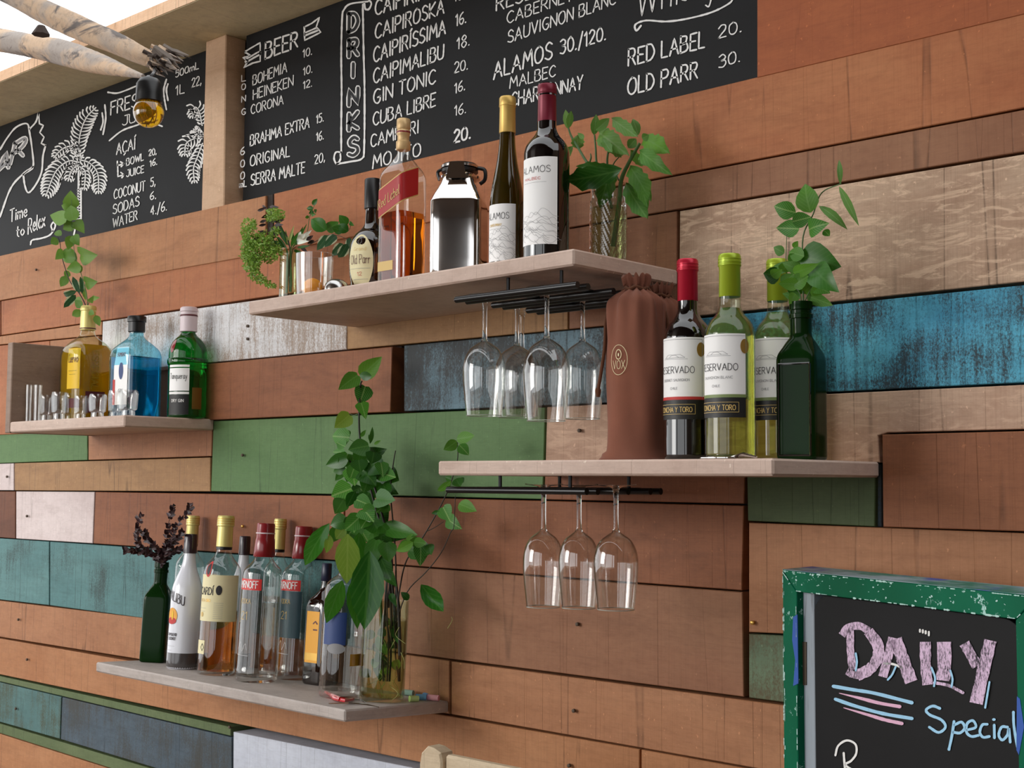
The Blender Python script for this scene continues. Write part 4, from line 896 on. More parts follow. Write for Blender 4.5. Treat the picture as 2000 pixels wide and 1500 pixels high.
fixn(mesh('clamp_plate',V,[(0,1,2,3),(7,6,5,4),(0,4,5,1),(1,5,6,2),(2,6,7,3),(3,7,4,0)],M['chrome'],b.root,smooth=False))
mb=MB(); c2,s2_=cos(rz),sin(rz); 
tube(mb,catmull([(c2*k*.66,s2_*k*.66,Hc*.97),(c2*k*.98,s2_*k*.98,Hc*.95),(c2*k*1.0,s2_*k*1.0,Hc*.87),(c2*k*.8,s2_*k*.8,Hc*.83)],5),.0035,8); tube(mb,catmull([(-c2*k*.66,-s2_*k*.66,Hc*.97),(-c2*k*.88,-s2_*k*.88,Hc*.94),(-c2*k*.8,-s2_*k*.8,Hc*.87)],5),.003,8); mb.build('clamp_bail',M['black'],b.root)
# ---- small things on the upper shelf
def glass_vessel(name,label,cat,P,top,w,prof,mat,wall=.0015,group=None,rz=0,seg=40,n=2,tilt=0.):
    z=z_for(top,P[0],P[1]); d=proj(P)[2]; v=Vessel(name,label,cat,P,prof,z-P[2],w/2*d/F,group,rz,tilt,1.,seg)
    inner=[(max(z_,.004+.0*r),max(.0006,r-wall),q) for z_,r,q in v.prof][::-1]
    rings=list(v.prof)+inner
    V,Fc=lathe(rings,seg,bot=True,top=True); o=mesh('glass_body',V,Fc,mat,v.root); return v
TUM=[(0,.86,2),(.02,.9,2),(1,1,2)]
vU=glass_vessel('glass_vase','small clear glass vase holding the feathery bouquet on the top shelf','vase',place(563,-.15,zU),487,40,[(0,.95,2),(.9,.92,2),(1,1.05,2)],M['glass_green'])
tum=glass_vessel('tumbler','clear tumbler with an orange inside on the top shelf','glass',place(613,-.215,zU),497,74,TUM,M['glass'])
def sphere(name,P,r,mat,parent=None,sz=1.):
    rr_=[(r*(1-cos(t))*sz,r*sin(t)+1e-5,2) for t in np.linspace(0,pi,18)]; V,Fc=lathe(rr_,30); return mesh(name,V,Fc,mat,parent,loc=P)
po=place(610,-.213,zU); po[2]+=.0045; o=sphere('orange',po,19*proj(po)[2]/F,M['orange_fruit'],None,.95); tag(o,'small round orange resting inside the clear tumbler','fruit')
P=place(657,-.225,zU); d=proj(P)[2]; r=24*d/F
o=mesh('jigger_cup',*lathe([(0,r,2),(.004,r*1.0,2),(.012,r*.98,2),(.020,r*.85,2),(.026,r*.55,2),(.028,r*.1,2)],30),M['steel'],None,loc=P); tag(o,'little upturned steel cup beside the tumbler on the top shelf','cup')
RIB=[(0,.90,2),(.01,.96,2),(.03,1,2),(.80,1,2),(.86,.96,2),(1,.98,2)]
P=place(1188,-.09,zU); z=z_for(360,P[0],P[1]); d=proj(P)[2]; ribv=Vessel('ribbed_vase','ribbed glass vase holding a large-leaved green plant at the top shelf end','vase',P,RIB,z-P[2],72/2*d/F,None)
seg=96; V=[];Fc=[]; nz=40
for j in range(nz+1):
    zz_=ribv.H*j/nz; r,_n=ribv.ringat(zz_)
    for k in range(seg):
        th=2*pi*k/seg; q=r*(1+.030*cos(28*(th+zz_*14/1.)))if .03<j/nz<.8 else r; V.append((q*cos(th),q*sin(th),zz_))
for j in range(nz):
    for k in range(seg): Fc.append((j*seg+k,j*seg+(k+1)%seg,(j+1)*seg+(k+1)%seg,(j+1)*seg+k))
Fc.append(tuple(range(seg-1,-1,-1))); mesh('glass_body',V,Fc,M['ribbed'],ribv.root,sharp=None)
ribv.liquid(.72,M['pond'],.004,name='water')
# ---- left shelf bottles
TQ=[(0,.90,5),(.01,.97,5),(.03,1,5),(.56,1,5),(.62,.95,4),(.68,.75,3),(.72,.52,2),(.75,.36,2),(.80,.31,2),(.97,.31,2),(1,.31,2)]
P=place(166,-.085,zL); b=mk('tequila_bottle','golden spirit bottle holding plant stems on the left corner shelf','bottle',P,598,84,TQ); tq=b
b.body(M['glass_green']); b.liquid(.66,M['tequila'],.003,.01)
b.cap([(.79,.33,2),(.795,.36,2),(.955,.34,2),(.96,.37,2),(.985,.37,2),(1.0,.33,2)],M['pale_gold'],'neck_wrap'); b.cap([(.80,.365,2),(.803,.37,2),(.808,.37,2),(.81,.365,2)],M['burgundy'],'neck_band')
a_=b.cd-.62; b.label(a_-.38,a_+.38,.28*b.H,.62*b.H,M['yellow'],nz=3); b.label(a_-.38,a_+.38,.12*b.H,.20*b.H,M['burgundy'],'label_band',nz=2); b.label(a_+.6,a_+1.5,.08*b.H,.26*b.H,M['burgundy'],'side_label',nz=2)
b.write('Cuervo',a_,.50*b.H,b.R*.6,.07*b.H,.0012,M['burgundy']); b.lines(a_,[[(-b.R*.25,.43*b.H),(b.R*.25,.43*b.H)],[(-b.R*.2,.40*b.H),(b.R*.2,.40*b.H)]],.0006,M['ink'])
def vtext(b,txt,a,z0,z1,h,w,mat,off=.001):
    mb=MB(); f=b.m(a,off); text(mb,txt,(-h/2,z1),(-h/2,z0),h,w,f,(1,0),jit=.05,wob=0.); mb.build('embossed_lettering',mat,b.root,smooth=False)
vtext(b,'ESPECIAL',a_+1.0,.28*b.H,.60*b.H,.018,.0022,M['embossed'])
BS=[(0,.88,6),(.01,.97,6),(.03,1,7),(.60,1,7),(.66,.95,6),(.72,.75,4),(.78,.45,2.5),(.81,.36,2),(.86,.34,2),(1,.34,2)]
P=place(262,-.085,zL); b=mk('gin_bottle','sky blue square-bodied gin bottle with black cap on the left corner shelf','bottle',P,618,78,BS,rz=.15); b.body(M['glass_blue']); b.liquid(.60,M['gin_blue'],.003,.01)
b.cap([(.845,.38,2),(.85,.42,2),(.94,.42,2),(.945,.47,2),(.99,.47,2),(1.0,.44,2),(1.001,.1,2)],M['black'],'cap')
a_=b.cd-.75; b.label(a_-.5,a_+.42,.14*b.H,.69*b.H,M['paper'],nz=3); b.write('BOMBAY',a_,.60*b.H,b.R*.55,.035*b.H,.0011,M['burgundy']); b.write('GIN',a_,.26*b.H,b.R*.3,.03*b.H,.0009,M['ink'])
b.label(a_-.16,a_+.16,.38*b.H,.54*b.H,M['blue_label'],'portrait_oval',.0008,oval=True); b.label(a_-.55,a_-.40,.14*b.H,.38*b.H,M['red_ink'],'side_stripe',.0008,nz=1)
vtext(b,'SAPPHIRE',a_+1.0,.22*b.H,.62*b.H,.012,.0015,M['glass_blue'])
TG=[(0,.86,2),(.01,.95,2),(.03,.97,2),(.47,.97,2),(.475,1.0,2),(.50,1.04,2),(.53,1.02,2),(.535,.97,2),(.60,.96,2),(.66,.86,2),(.71,.66,2),(.745,.44,2),(.77,.36,2),(.82,.34,2),(1,.34,2)]
P=place(364,-.052,zL); b=mk('gin_bottle','bright green round gin bottle with white cap on the left corner shelf','bottle',P,600,76,TG); b.body(M['glass_emerald'],top=True)
b.cap([(.775,.40,2),(.78,.44,2),(.955,.42,2),(.96,.46,2),(.99,.44,2),(1.0,.36,2)],M['pink_white'],'cap'); b.cap([(.915,.435,2),(.917,.45,2),(.927,.45,2),(.93,.435,2)],M['burgundy'],'cap_band')
a_=b.cd-.52; b.label(a_-.6,a_+.62,.24*b.H,.44*b.H,M['paper'],nz=3); b.label(a_-.6,a_+.62,.21*b.H,.23*b.H,M['paper'],'label_stripe',nz=1); b.label(a_-.6,a_+.62,.45*b.H,.47*b.H,M['paper'],'label_stripe',nz=1); b.label(a_-.6,a_+.62,.03*b.H,.205*b.H,M['black_label'],'lower_label',.0003,nz=1)
b.write('Tanqueray',a_,.345*b.H,b.R*1.0,.05*b.H,.001,M['ink']); b.write('DRY GIN',a_,.14*b.H,b.R*.7,.025*b.H,.001,M['paper']); b.label(a_+.78,a_+1.35,.08*b.H,.27*b.H,M['bronze_label'],'back_label',nz=2); b.label(a_-.62,a_-.25,.58*b.H,.70*b.H,M['dark_red'],'seal',.0010,oval=True)
# shot glasses
SG=[(0,.80,2),(.03,.84,2),(.25,.80,2),(.3,.84,8),(.7,.92,8),(1,1,2)]
shots=[('tall',55,-.20,752,16),('tall',72,-.205,752,16),('tall',88,-.10,757,20),('short',90,-.185,772,26),('short',115,-.195,766,28),('short',157,-.175,773,24),('short',190,-.195,770,30),('short',225,-.155,763,26),('short',250,-.185,762,32),('short',137,-.13,768,24)]
labs=['leftmost slim tall shot glass near the side panel','second slim tall shot glass near the side panel','tall shot glass in the back row by the side panel','short shot glass right of the slim pair','cut shot glass fourth in the front row','short shot glass in front of the golden bottle','wide cut shot glass between golden and blue bottles','shot glass in front of the blue bottle, left one','largest shot glass at the front corner by the blue bottle','shot glass in the back row before the golden bottle']
for (kd,px,Y,tp,wd),lb in zip(shots,labs):
    gv=glass_vessel('shot_glass',lb+' on the corner shelf','glass',place(px,Y,zL),tp,wd,SG if kd=='short' else [(0,.85,2),(.2,.85,2),(1,1,2)],M['wineglass'],.0022,'shot glasses on the corner shelf',seg=20)
# ---- lower shelf bottles
def low(px,py): 
    return place_px(px,py,zB)
def lowv(name,label,cat,px,py,top,w,prof,topx=None,group=None,rz=0.,seg=40,n=1.,dy=0.):
    P=low(px,abs(py)) if abs(py)>1 else place(px,py,zB); z=z_for(top,P[0],P[1]); d=proj(P)[2]; R=w/2*d/F
    if abs(py)>1: P[1]+=R*.75
    P[1]=min(P[1],-.042); P[0]-=R*.72*0; q=proj(P); P[0]=X_for(px,P[1],P[2]); P[2]=zB(P[0],P[1])
    z=z_for(top,P[0],P[1]); return Vessel(name,label,cat,P,prof,z-P[2],R,group,rz,TILT,1.,seg)
b=lowv('square_bottle','empty dark green square bottle with dark twigs, left end of the lowest shelf','bottle',302,1296,1098,50,SQ,rz=math.radians(38),seg=56); b.body(M['glass_dark_green']); gsq=b
BC=[(0,.86,2),(.01,.97,2),(.03,1,2),(.63,1,2),(.67,.94,2),(.70,.78,2),(.73,.56,2),(.75,.46,2),(.79,.38,2),(.84,.36,2),(1,.36,2)]
def bacardi(px,py,top,w,label,liqf,lm,full=True):
    b=lowv('rum_bottle',label,'bottle',px,py,top,w,BC,group='gold-capped rum bottles'); b.body(M['glass'])
    if liqf: b.liquid(liqf,lm,.0025,.008)
    b.cap([(.80,.40,2),(.803,.44,2),(.93,.42,2),(.935,.47,2),(.99,.46,2),(1.0,.42,2),(1.001,.1,2)],M['pale_gold'],'cap'); ridges(b,M['gold_cap'],(.95,.965,.98),.48); b.cap([(.782,.395,2),(.785,.43,2),(.80,.43,2),(.803,.40,2)],M['black'],'neck_band')
    if full:
        a_=A90+.05; h_=b.redge(455)-a_; b.label(a_-h_,a_+h_,.335*b.H,.625*b.H,M['cream']); b.write('BACARDÍ',a_-.25,.50*b.H,b.R*1.45,.045*b.H,.0018,M['ink']); b.write('CARTA ORO',a_-.1,.455*b.H,b.R*.9,.018*b.H,.0007,M['gold'])
        b.label(a_-.75,a_+.15,.13*b.H,.215*b.H,M['cream'],'lower_label'); b.label(a_-.1,a_+.28,.61*b.H,.71*b.H,M['red_ink'],'round_badge',.0009,oval=True); b.label(a_-.04,a_+.22,.625*b.H,.695*b.H,M['ink'],'bat_emblem',.0012,oval=True)
        b.lines(a_,[[(b.R*(.55),(.45-.012*k)*b.H),(b.R*1.05,(.45-.012*k)*b.H)] for k in range(9)],.0005,M['grey_ink']); b.label(a_+.62,a_+.95,.50*b.H,.56*b.H,M['ink'],'figure_emblem',.0010,oval=True)
        b.lines(a_,[[(-b.R*.8,.415*b.H),(b.R*.1,.415*b.H)],[(-b.R*.8,.395*b.H),(b.R*.05,.395*b.H)]],.0005,M['grey_ink']); b.label(a_-.35,a_-.1,.36*b.H,.39*b.H,M['gold_print'],'medal',.001,oval=True)
        b.lines(a_,[[(-b.R*.12,.172*b.H),(0,.195*b.H),(b.R*.12,.172*b.H),(0,.15*b.H),(-b.R*.12,.172*b.H)]],.0012,M['ink'],'diamond_mark')
    return b
bacardi(358,-.046,1007,56,'gold-capped rum bottle behind the left white coconut bottle',.0,None,False)
MB_=[(0,.90,2),(.01,.98,2),(.03,1,2),(.52,1,2),(.60,.94,2),(.68,.72,2),(.75,.50,2),(.81,.40,2),(.88,.36,2),(1,.35,2)]
def malibu(px,py,top,w,label,full=True):
    b=lowv('liqueur_bottle',label,'bottle',px,py,top,w,MB_,group='white coconut liqueur bottles')
    b.body(M['white_bottle'],'coated_body',top=True); b.cap([(.855,.38,2),(.858,.43,2),(.99,.42,2),(1.0,.38,2),(1.001,.1,2)],M['plum_cap'],'cap')
    b.label(-pi,pi,.006*b.H,.12*b.H,M['smoke'],'clear_base',.0006,na=40)
    if full:
        a_=A90+.1; b.write('MALIBU',a_,.50*b.H,b.R*1.5,.065*b.H,.0022,M['plum_cap'],skew=-.012); b.label(a_-.55,a_+.35,.33*b.H,.45*b.H,M['amber_label'],'sunset_emblem',.0009,oval=True); b.label(a_-.5,a_+.3,.33*b.H,.38*b.H,M['red_ink'],'sunset_reflection',.0011,oval=True)
        b.label(a_-.1,a_+.05,.36*b.H,.43*b.H,M['yellow'],'sun',.0013,oval=True)
        b.write('RUM BLEND',a_,.245*b.H,b.R*.8,.02*b.H,.001,M['plum_cap']); b.write('COCONUT',a_,.215*b.H,b.R*.7,.02*b.H,.001,M['plum_cap']); b.lines(a_,[[(-b.R*.5,.17*b.H),(b.R*.3,.17*b.H)],[(-b.R*.5,.14*b.H),(b.R*.1,.14*b.H)]],.0005,M['grey_ink'])
    return b
M['smoke']=plain('smoky_clear_base',(70,66,66),.15,**{'Coat Weight':1.})
malibu(355,1310,1043,62,'white coconut liqueur bottle with dark cap, leaning in the front row')
bacardi(421,1322,1007,74,'gold-capped rum bottle with cream label in the front row',.40,M['rum'])
malibu(462,-.045,1047,52,'white coconut liqueur bottle behind the cream-labelled rum',False)
SM=[(0,.90,2),(.01,.97,2),(.06,1,2),(.10,.97,2),(.63,.95,2),(.68,.93,2),(.71,.84,2),(.74,.62,2),(.76,.50,2),(.80,.38,2),(1,.36,2)]
def smirnoff(px,py,top,w,label,teal,liqf):
    b=lowv('vodka_bottle',label,'bottle',px,py,top,w,SM,group='red-capped vodka bottles'); b.body(M['glass']); b.liquid(liqf,M['water'],.0025,.010)
    b.cap([(.785,.50,2),(.79,.52,2),(.90,.46,2),(.905,.44,2),(.99,.43,2),(1.0,.40,2),(1.001,.1,2)],M['dark_red'],'cap'); b.cap([(.932,.45,2),(.934,.458,2),(.938,.458,2),(.94,.45,2)],M['pink_white'],'cap_line')
    a_=A90+.05; b.label(a_-.85,a_+.85,.575*b.H,.645*b.H,M['red_stripe'],'red_band'); b.write('SMIRNOFF',a_,.588*b.H,b.R*1.35,.044*b.H,.0016,M['paper'])
    if teal: b.label(a_-.95,a_+.95,.27*b.H,.572*b.H,M['teal_label'],'teal_panel',.0003)
    b.write('VODKA',a_,.49*b.H,b.R*.7,.03*b.H,.0008,M['gold_print']); b.write('No 21',a_,.40*b.H,b.R*.5,.035*b.H,.0010,M['gold_print']) if False else b.write('21',a_,.39*b.H,b.R*.4,.05*b.H,.0012,M['gold_print'])
    b.lines(a_,[[(-b.R*.3,.2*b.H),(-b.R*.1,.25*b.H),(0,.19*b.H),(b.R*.2,.24*b.H),(b.R*.3,.2*b.H)],[(-b.R*.4,.17*b.H),(b.R*.4,.165*b.H)]],.0005,M['paper'],'signature',smooth=True)
    return b
bacardi(529,-.044,1013,54,'gold-capped rum bottle hidden behind the nearest red-capped vodka',.5,M['rum'],False)
smirnoff(500,1336,1022,84,'red-capped clear vodka bottle in front of the cream-labelled rum side',False,.5)
smirnoff(576,1326,1028,80,'red-capped vodka bottle with a dark teal panel',True,.45)
CO=[(0,.90,6),(.01,.97,6),(.03,1,7),(.62,1,7),(.68,.92,6),(.74,.60,3),(.79,.36,2),(.83,.32,2),(1,.30,2)]
b=lowv('liqueur_bottle','dark brown square bottle with an orange-yellow label beside the leafy vase','bottle',625,1340,1100,56,CO,rz=.1,seg=56); b.body(M['glass_brown'],top=True); b.cap([(.85,.34,2),(.855,.37,2),(.99,.36,2),(1,.3,2)],M['navy'],'cap')
b.label(A90-.5,A90+.6,.18*b.H,.60*b.H,M['amber_label']); b.write('LICOR',A90,.47*b.H,b.R*1.1,.05*b.H,.0016,M['burgundy']) if False else b.lines(A90,[[(b.R*.1,.5*b.H),(b.R*.3,.52*b.H),(b.R*.45,.5*b.H)],[(b.R*.15,.45*b.H),(b.R*.45,.45*b.H)]],.003,M['burgundy'],'label_mark'); b.label(A90-.5,A90+.6,.20*b.H,.26*b.H,M['gold'],'label_foot',.0008,nz=1)
VD=[(0,.90,2),(.01,.97,2),(.03,1,2),(.70,1,2),(.76,.93,2),(.80,.70,2),(.83,.42,2),(.86,.34,2),(1,.32,2)]
b=lowv('spirit_bottle','clear cylindrical spirit bottle with frosted oval, half hidden by long leaves','bottle',663,1367,1075,84,VD); b.body(M['glass']); b.liquid(.42,M['water'],.0025,.014)
b.cap([(.86,.35,2),(.863,.38,2),(.99,.37,2),(1,.33,2)],M['navy'],'cap'); b.label(A90-.2,A90+1.0,.36*b.H,.58*b.H,M['blue_label'],'blue_print',.0004); b.label(A90+.1,A90+1.0,.30*b.H,.37*b.H,M['grey_ink'],'frosted_oval',.0008,oval=True); b.label(A90+1.3,A90+2.2,.22*b.H,.30*b.H,M['amber_label'],'rear_label',-.003,nz=1)
# leafy vase
P=low(745,1374); d=proj(P)[2]; R=45*d/F; P[1]+=R*.7; P[0]=X_for(745,P[1],P[2]); P[2]=zB(P[0],P[1]); z=z_for(1172,P[0],P[1])
lv=Vessel('glass_vase','tall clear cylinder vase of greenish water with a climbing leafy plant','vase',P,[(0,.92,2),(.01,.97,2),(.04,1,2),(1,1,2)],z-P[2],R,None,0,TILT,1.,48)
inner=[(max(z_,.008),max(.0006,r-.002),q) for z_,r,q in lv.prof][::-1]; V,Fc=lathe(list(lv.prof)+inner,48); mesh('glass_body',V,Fc,M['glass_water'],lv.root); lv.liquid(.80,M['pond'],.0025,.009,'water')
# ---- wine glasses and racks
def rack(name,label,x0,x1,zc,Ys,r=.0056):
    e=empty(name,(x0,Ys[0],zc),label,'rack')
    for Y in Ys:
        mb=MB(); tube(mb,[(0,Y-Ys[0],0),(x1-x0,Y-Ys[0],0)],r,10); mb.build('rod',M['black_satin'],e)
        mb=MB(); tube(mb,[(-.003,Y-Ys[0],0),(.001,Y-Ys[0],0)],[r*.6,r*1.02],10); mb.build('rod_tip',M['steel'],e)
    for k,x in enumerate((.10,(x1-x0)-.05)):
        o=box(x-.01,x+.01,0,Ys[-1]-Ys[0],r*.6,r*.6+.0025,'cross_bar',M['black_satin'],e,bev=.0005)
        mb=MB(); 
        for Y in (Ys[0]+.02,Ys[-1]-.02): tube(mb,[(x,Y-Ys[0],r*.6),(x,Y-Ys[0],e['top_gap'] if 'top_gap' in e else .03)],.003,6)
        mb.build('hanger',M['black_satin'],e)
    return e
zr1=H+.306; zr2=H-.0125
YU=(-.278,-.252,-.188,-.160,-.098,-.070); YR=(-.283,-.256,-.212,-.180,-.122,-.094)
xe=atY(1190,600,-.2)[0]; xe2=atY(1250,960,-.15)[0]
r1=rack('glass_rack','black rod rack for stemware under the top shelf',-1.572,-1.572+.265,zr1,YU)
r2=rack('glass_rack','black rod rack for stemware under the right shelf',-1.582,xe2,zr2,YR)
def wineglass(px,py,zfoot,rimpx,wpx,label,group,Y=None):
    P=atZ(px,py,zfoot); 
    if Y is not None: P=np.array([X_for(px,Y,zfoot),Y,zfoot])
    d=proj(P)[2]; zr=z_for(rimpx,P[0],P[1]); L=zfoot-zr; Rb=wpx/2*d/F; e=empty('wine_glass',P,label,'glass',group)
    fr=Rb*.92
    foot=[(0,.001),(0,fr*.98),(-.0012,fr),(-.002,fr*.98),(-.004,fr*.4),(-.007,.006)]
    V,Fc=lathe([(z,r,2) for z,r in foot[::-1]],36); mesh('foot',V,Fc,M['wineglass'],e)
    st=[(-.0065,.0062),(-.014,.0045),(-L*.18,.0038),(-L*.35,.0042),(-L*.385,.0065)]
    V,Fc=lathe([(z,r,2) for z,r in smooth_p2(st)][::-1],16); mesh('stem',V,Fc,M['crystal_solid'],e)
    bo=[(-L*.385,.006),(-L*.405,Rb*.35),(-L*.45,Rb*.68),(-L*.52,Rb*.90),(-L*.60,Rb*.99),(-L*.68,Rb*1.0),(-L*.80,Rb*.95),(-L*1.0,Rb*.82)]
    op=smooth_p2(bo); ip=[(z-.0005 if i<6 else z,max(.001,r-.0009)) for i,(z,r) in enumerate(op)]
    rings=[(z,r,2) for z,r in op]+[(z,r,2) for z,r in ip[::-1]]
    V,Fc=lathe(rings,48,bot=False,top=False); fixn(mesh('bowl',V,Fc,M['wineglass'],e,sharp=1.2))
    mb=MB(); ring=[(Rb*.8175*cos(t),Rb*.8175*sin(t),-L) for t in np.linspace(0,2*pi,40)]; tube(mb,ring,.0007,6,False); mb.build('rim',M['rim'],e)
    return e
def smooth_p2(P_,n=4):
    return [(float(p[0]),float(p[1])) for p in catmull(P_,n)]
M['crystal_solid']=plain('solid_crystal_stem',(250,250,248),.0,**{'Transmission Weight':1.,'IOR':1.5}); M['rim']=plain('glass_rim',(205,210,200),.1,**{'Transmission Weight':.5})
gu='wine glasses hanging under the top shelf'; gr='wine glasses hanging under the right shelf'
zf1=zr1+.0125; zf2=zr2+.0115
wineglass(1068,553,zf1,822,92,'nearest wine glass under the top shelf, foot highest against the board',gu,Y=-.220)
wineglass(947,572,zf1,812,84,'leftmost wine glass hanging under the top shelf',gu,Y=-.220)
wineglass(1010,566,zf1,815,86,'wine glass between the leftmost and nearest ones under the top shelf',gu,Y=-.129)
wineglass(1138,570,zf1,818,84,'wine glass hanging next to the drawstring bag',gu,Y=-.129)
wineglass(1020,568,zf1,812,76,'wine glass hidden in the rear row under the top shelf',gu,Y=-.040) 
wineglass(1062,945,zf2,1185,80,'left wine glass of the three under the right shelf',gr,Y=-.234)
wineglass(1131,943,zf2,1187,80,'middle wine glass of the three under the right shelf',gr,Y=-.234)
wineglass(1203,943,zf2,1190,88,'right wine glass of the three under the right shelf',gr,Y=-.234)
# ---- drawstring bags
def bag(px,Y,top,w,label,logo,mat,seed):
    P=place(px,Y,zR); z=z_for(top,P[0],P[1]); Hh=z-P[2]; d=proj(P)[2]; R=w/2*d/F; e=empty('drawstring_bag',P,label,'bag','brown drawstring bottle bags'); rr_=random.Random(seed)
    prof=[(0,1.06),(.01,1.12),(.03,1.02),(.10,.94),(.3,.93),(.5,.94),(.66,.93),(.80,.92),(.86,.86),(.895,.64),(.918,.40),(.93,.33),(.942,.34),(.965,.39),(.985,.42),(1.0,.43)]
    pr=catmull(prof,4); seg=84; V=[];Fc=[]
    ph=[rr_.uniform(0,6) for _ in range(6)]
    for zf,r in pr:
        for k in range(seg):
            th=2*pi*k/seg; top_=max(0,(zf-.60)/.27); g=min(1,top_)
            q=R*r*(1+.022*sin(3*th+ph[0]+3*zf)+.028*sin(5*th+ph[1]-5*zf)*(1-g*.5)+.018*sin(7*th+ph[4]+9*zf))+R*((.035+.05*g) if zf<.915 else .07)*sin(11*th+ph[2]+.9*sin(2*th)+1.5*zf)*max(0,min(1,(zf-.38)/.45))
            if zf<.05: q+=R*.16*max(0,cos(th-(-pi*.85)))**6+R*.10*max(0,cos(th-.2))**6
            zz_=zf*Hh+ (Hh*.012*sin(13*th+ph[3]) if zf>.95 else 0)
            V.append((q*cos(th),q*sin(th),max(0,zz_)))
    n=len(pr)
    for i in range(n-1):
        for k in range(seg): Fc.append((i*seg+k,i*seg+(k+1)%seg,(i+1)*seg+(k+1)%seg,(i+1)*seg+k))
    Fc.append(tuple(range(seg-1,-1,-1)))
    base=len(V); V.append((0,0,.86*Hh))
    for k in range(seg): Fc.append(((n-1)*seg+k,(n-1)*seg+(k+1)%seg,base))
    mesh('fabric',V,Fc,M[mat],e,sharp=None)
    cd=math.atan2(-CD-P[1],-P[0]); mb=MB(); zk=.931*Hh
    tube(mb,[(R*.37*cos(t),R*.37*sin(t),zk+.002*sin(5*t)) for t in np.linspace(0,2*pi,30)],.0028,8)
    for sd,zl_ in ((-1,.38 if logo else .5),(1,.50)):
        a=cd+sd*pi/2; s0=np.array([R*.38*cos(a),R*.38*sin(a),zk]); s1=np.array([R*.93*cos(a),R*.93*sin(a),.80*Hh]); s2=np.array([R*1.03*cos(a),R*1.03*sin(a),.6*Hh]); s3_=np.array([R*(1.18 if sd<0 else 1.03)*cos(a+.1*sd),R*(1.18 if sd<0 else 1.03)*sin(a),zl_*Hh])
        tube(mb,catmull([s0,s1,s2,s3_],6),.0028,8); tube(mb,[s3_+[0,0,.004],s3_,s3_-[0,0,.010]],[.004,.0055,.003],8)
    mb.build('cord',M['rope'],e)
    if logo:
        a0=cd-.62; mp=lambda u,v: ((R*.955+.0012)*cos(a0+u/R),(R*.955+.0012)*sin(a0+u/R),v)
        zc=.535*Hh; mb=MB(); rr2=.019
        ribbon(mb,[(rr2*.85*cos(t),zc+rr2*1.25*sin(t)) for t in np.linspace(0,2*pi,30)],.0008,mp,0,smooth=False)
        text(mb,'VOX',(-rr2*.6,zc-rr2*.75),(rr2*.62,zc-rr2*.75),rr2*.7,.0008,mp,(0,1),jit=0,wob=0); ribbon(mb,[(rr2*.28*cos(t),zc+rr2*.45+rr2*.4*sin(t)) for t in np.linspace(0,2*pi,20)],.0012,mp,0,smooth=False); ribbon(mb,[(0,zc+rr2*.35),(0,zc+rr2*.5)],.0025,mp,0,smooth=False)
        mb.build('logo_print',M['cream'],e,smooth=False,label='cream circular printed emblem')
bag(1243,-.150,540,122,'brown suede drawstring bottle bag with printed emblem on the right shelf',True,'suede',1)
bag(1291,-.048,556,104,'second brown drawstring bag, behind the emblem bag and red wine',False,'suede2',5)
# steel coaster on the right shelf
P=place(1404,-.262,zR); o=mesh('steel_ring',*lathe([(0,.026,2),(.0015,.031,2),(.0028,.031,2),(.0034,.028,2),(.002,.02,2)],36,asp=.55),M['chrome'],None,loc=P+np.array([0,0,.0])); tag(o,'flat polished steel ring lying before the lime-capped wine','coaster')
P=place(1452,-.262,zR); mb=MB(); tube(mb,[(-.022,.004,.003),(.0,0,.007),(.024,-.004,.0025)],[.0015,.003,.0015],8); o=mb.build('bar_opener',M['chrome'],None,loc=P+np.array([.0,0,.0])); tag(o,'thin steel bar opener lying at the foot of the lime-capped wine','opener')
# red-handled scissors on lower shelf
P=low(677,1378); e=empty('scissors',P,'small scissors with glossy red handles on the lowest shelf front','scissors',None,(-TILT,0,0))
def lowoff(px,py,h=.004): p=low(px,py); return tuple(p-P+np.array([0,0,h]))
mb=MB(); 
tube(mb,[lowoff(636,1356,.008),lowoff(650,1366,.008),lowoff(664,1372,.007),lowoff(680,1371,.006)],[.003,.0045,.0045,.0025],8); mb.build('handle',M['scissor_red'],e)
mb=MB(); tube(mb,[lowoff(645,1362,.006),lowoff(655,1370,.006),lowoff(672,1374,.006),lowoff(690,1369,.006)],[.003,.004,.0035,.0025],8); mb.build('handle',M['scissor_red'],e)
mb=MB(); tube(mb,[lowoff(642,1380,.003),lowoff(680,1376,.003),lowoff(715,1378,.003),lowoff(740,1381,.002)],[.001,.002,.002,.001],8); tube(mb,[lowoff(688,1368,.004),lowoff(704,1368,.004),lowoff(715,1373,.003)],[.002,.0025,.001],8); mb.build('blade',M['chrome'],e)
# chalk pieces
cols=dict(pink=(226,160,180),blue=(110,160,220),green=(196,224,150),teal=(150,180,170),cream=(224,214,184),lilac=(190,180,196))
for nm,x,y,ln,an,lb,dz in (('teal',797,1359,.018,.3,'pale teal',0),('green',808,1371,.014,1.2,'lime green',0),('blue',822,1368,.016,.7,'blue, left of two',0),('blue',832,1366,.014,-.4,'blue, right of two',0),('pink',846,1369,.018,.4,'bright pink',0),('cream',856,1362,.022,-.3,'cream',0),('lilac',834,1357,.022,.1,'greyish lilac',0),('pink',812,1352,.012,.2,'pink, topmost',.009)):
    p=low(x,y); mat=M.setdefault('chalk_'+nm+'_s',plain(nm+'_chalk_stick',cols[nm],.9)); mb=MB(); c_,s__=cos(an),sin(an)
    tube(mb,[(-c_*ln*.65,-s__*ln*.65,.0062),(c_*ln*.65,s__*ln*.65,.0062)],[.0060,.0056],10); o=mb.build('chalk_stick',mat,None,loc=p+np.array([0,0,dz])); o.rotation_euler=(-TILT,0,0); tag(o,lb+' stub of chalk in the little heap beside the leafy vase','chalk','chalk stubs on the lowest shelf')
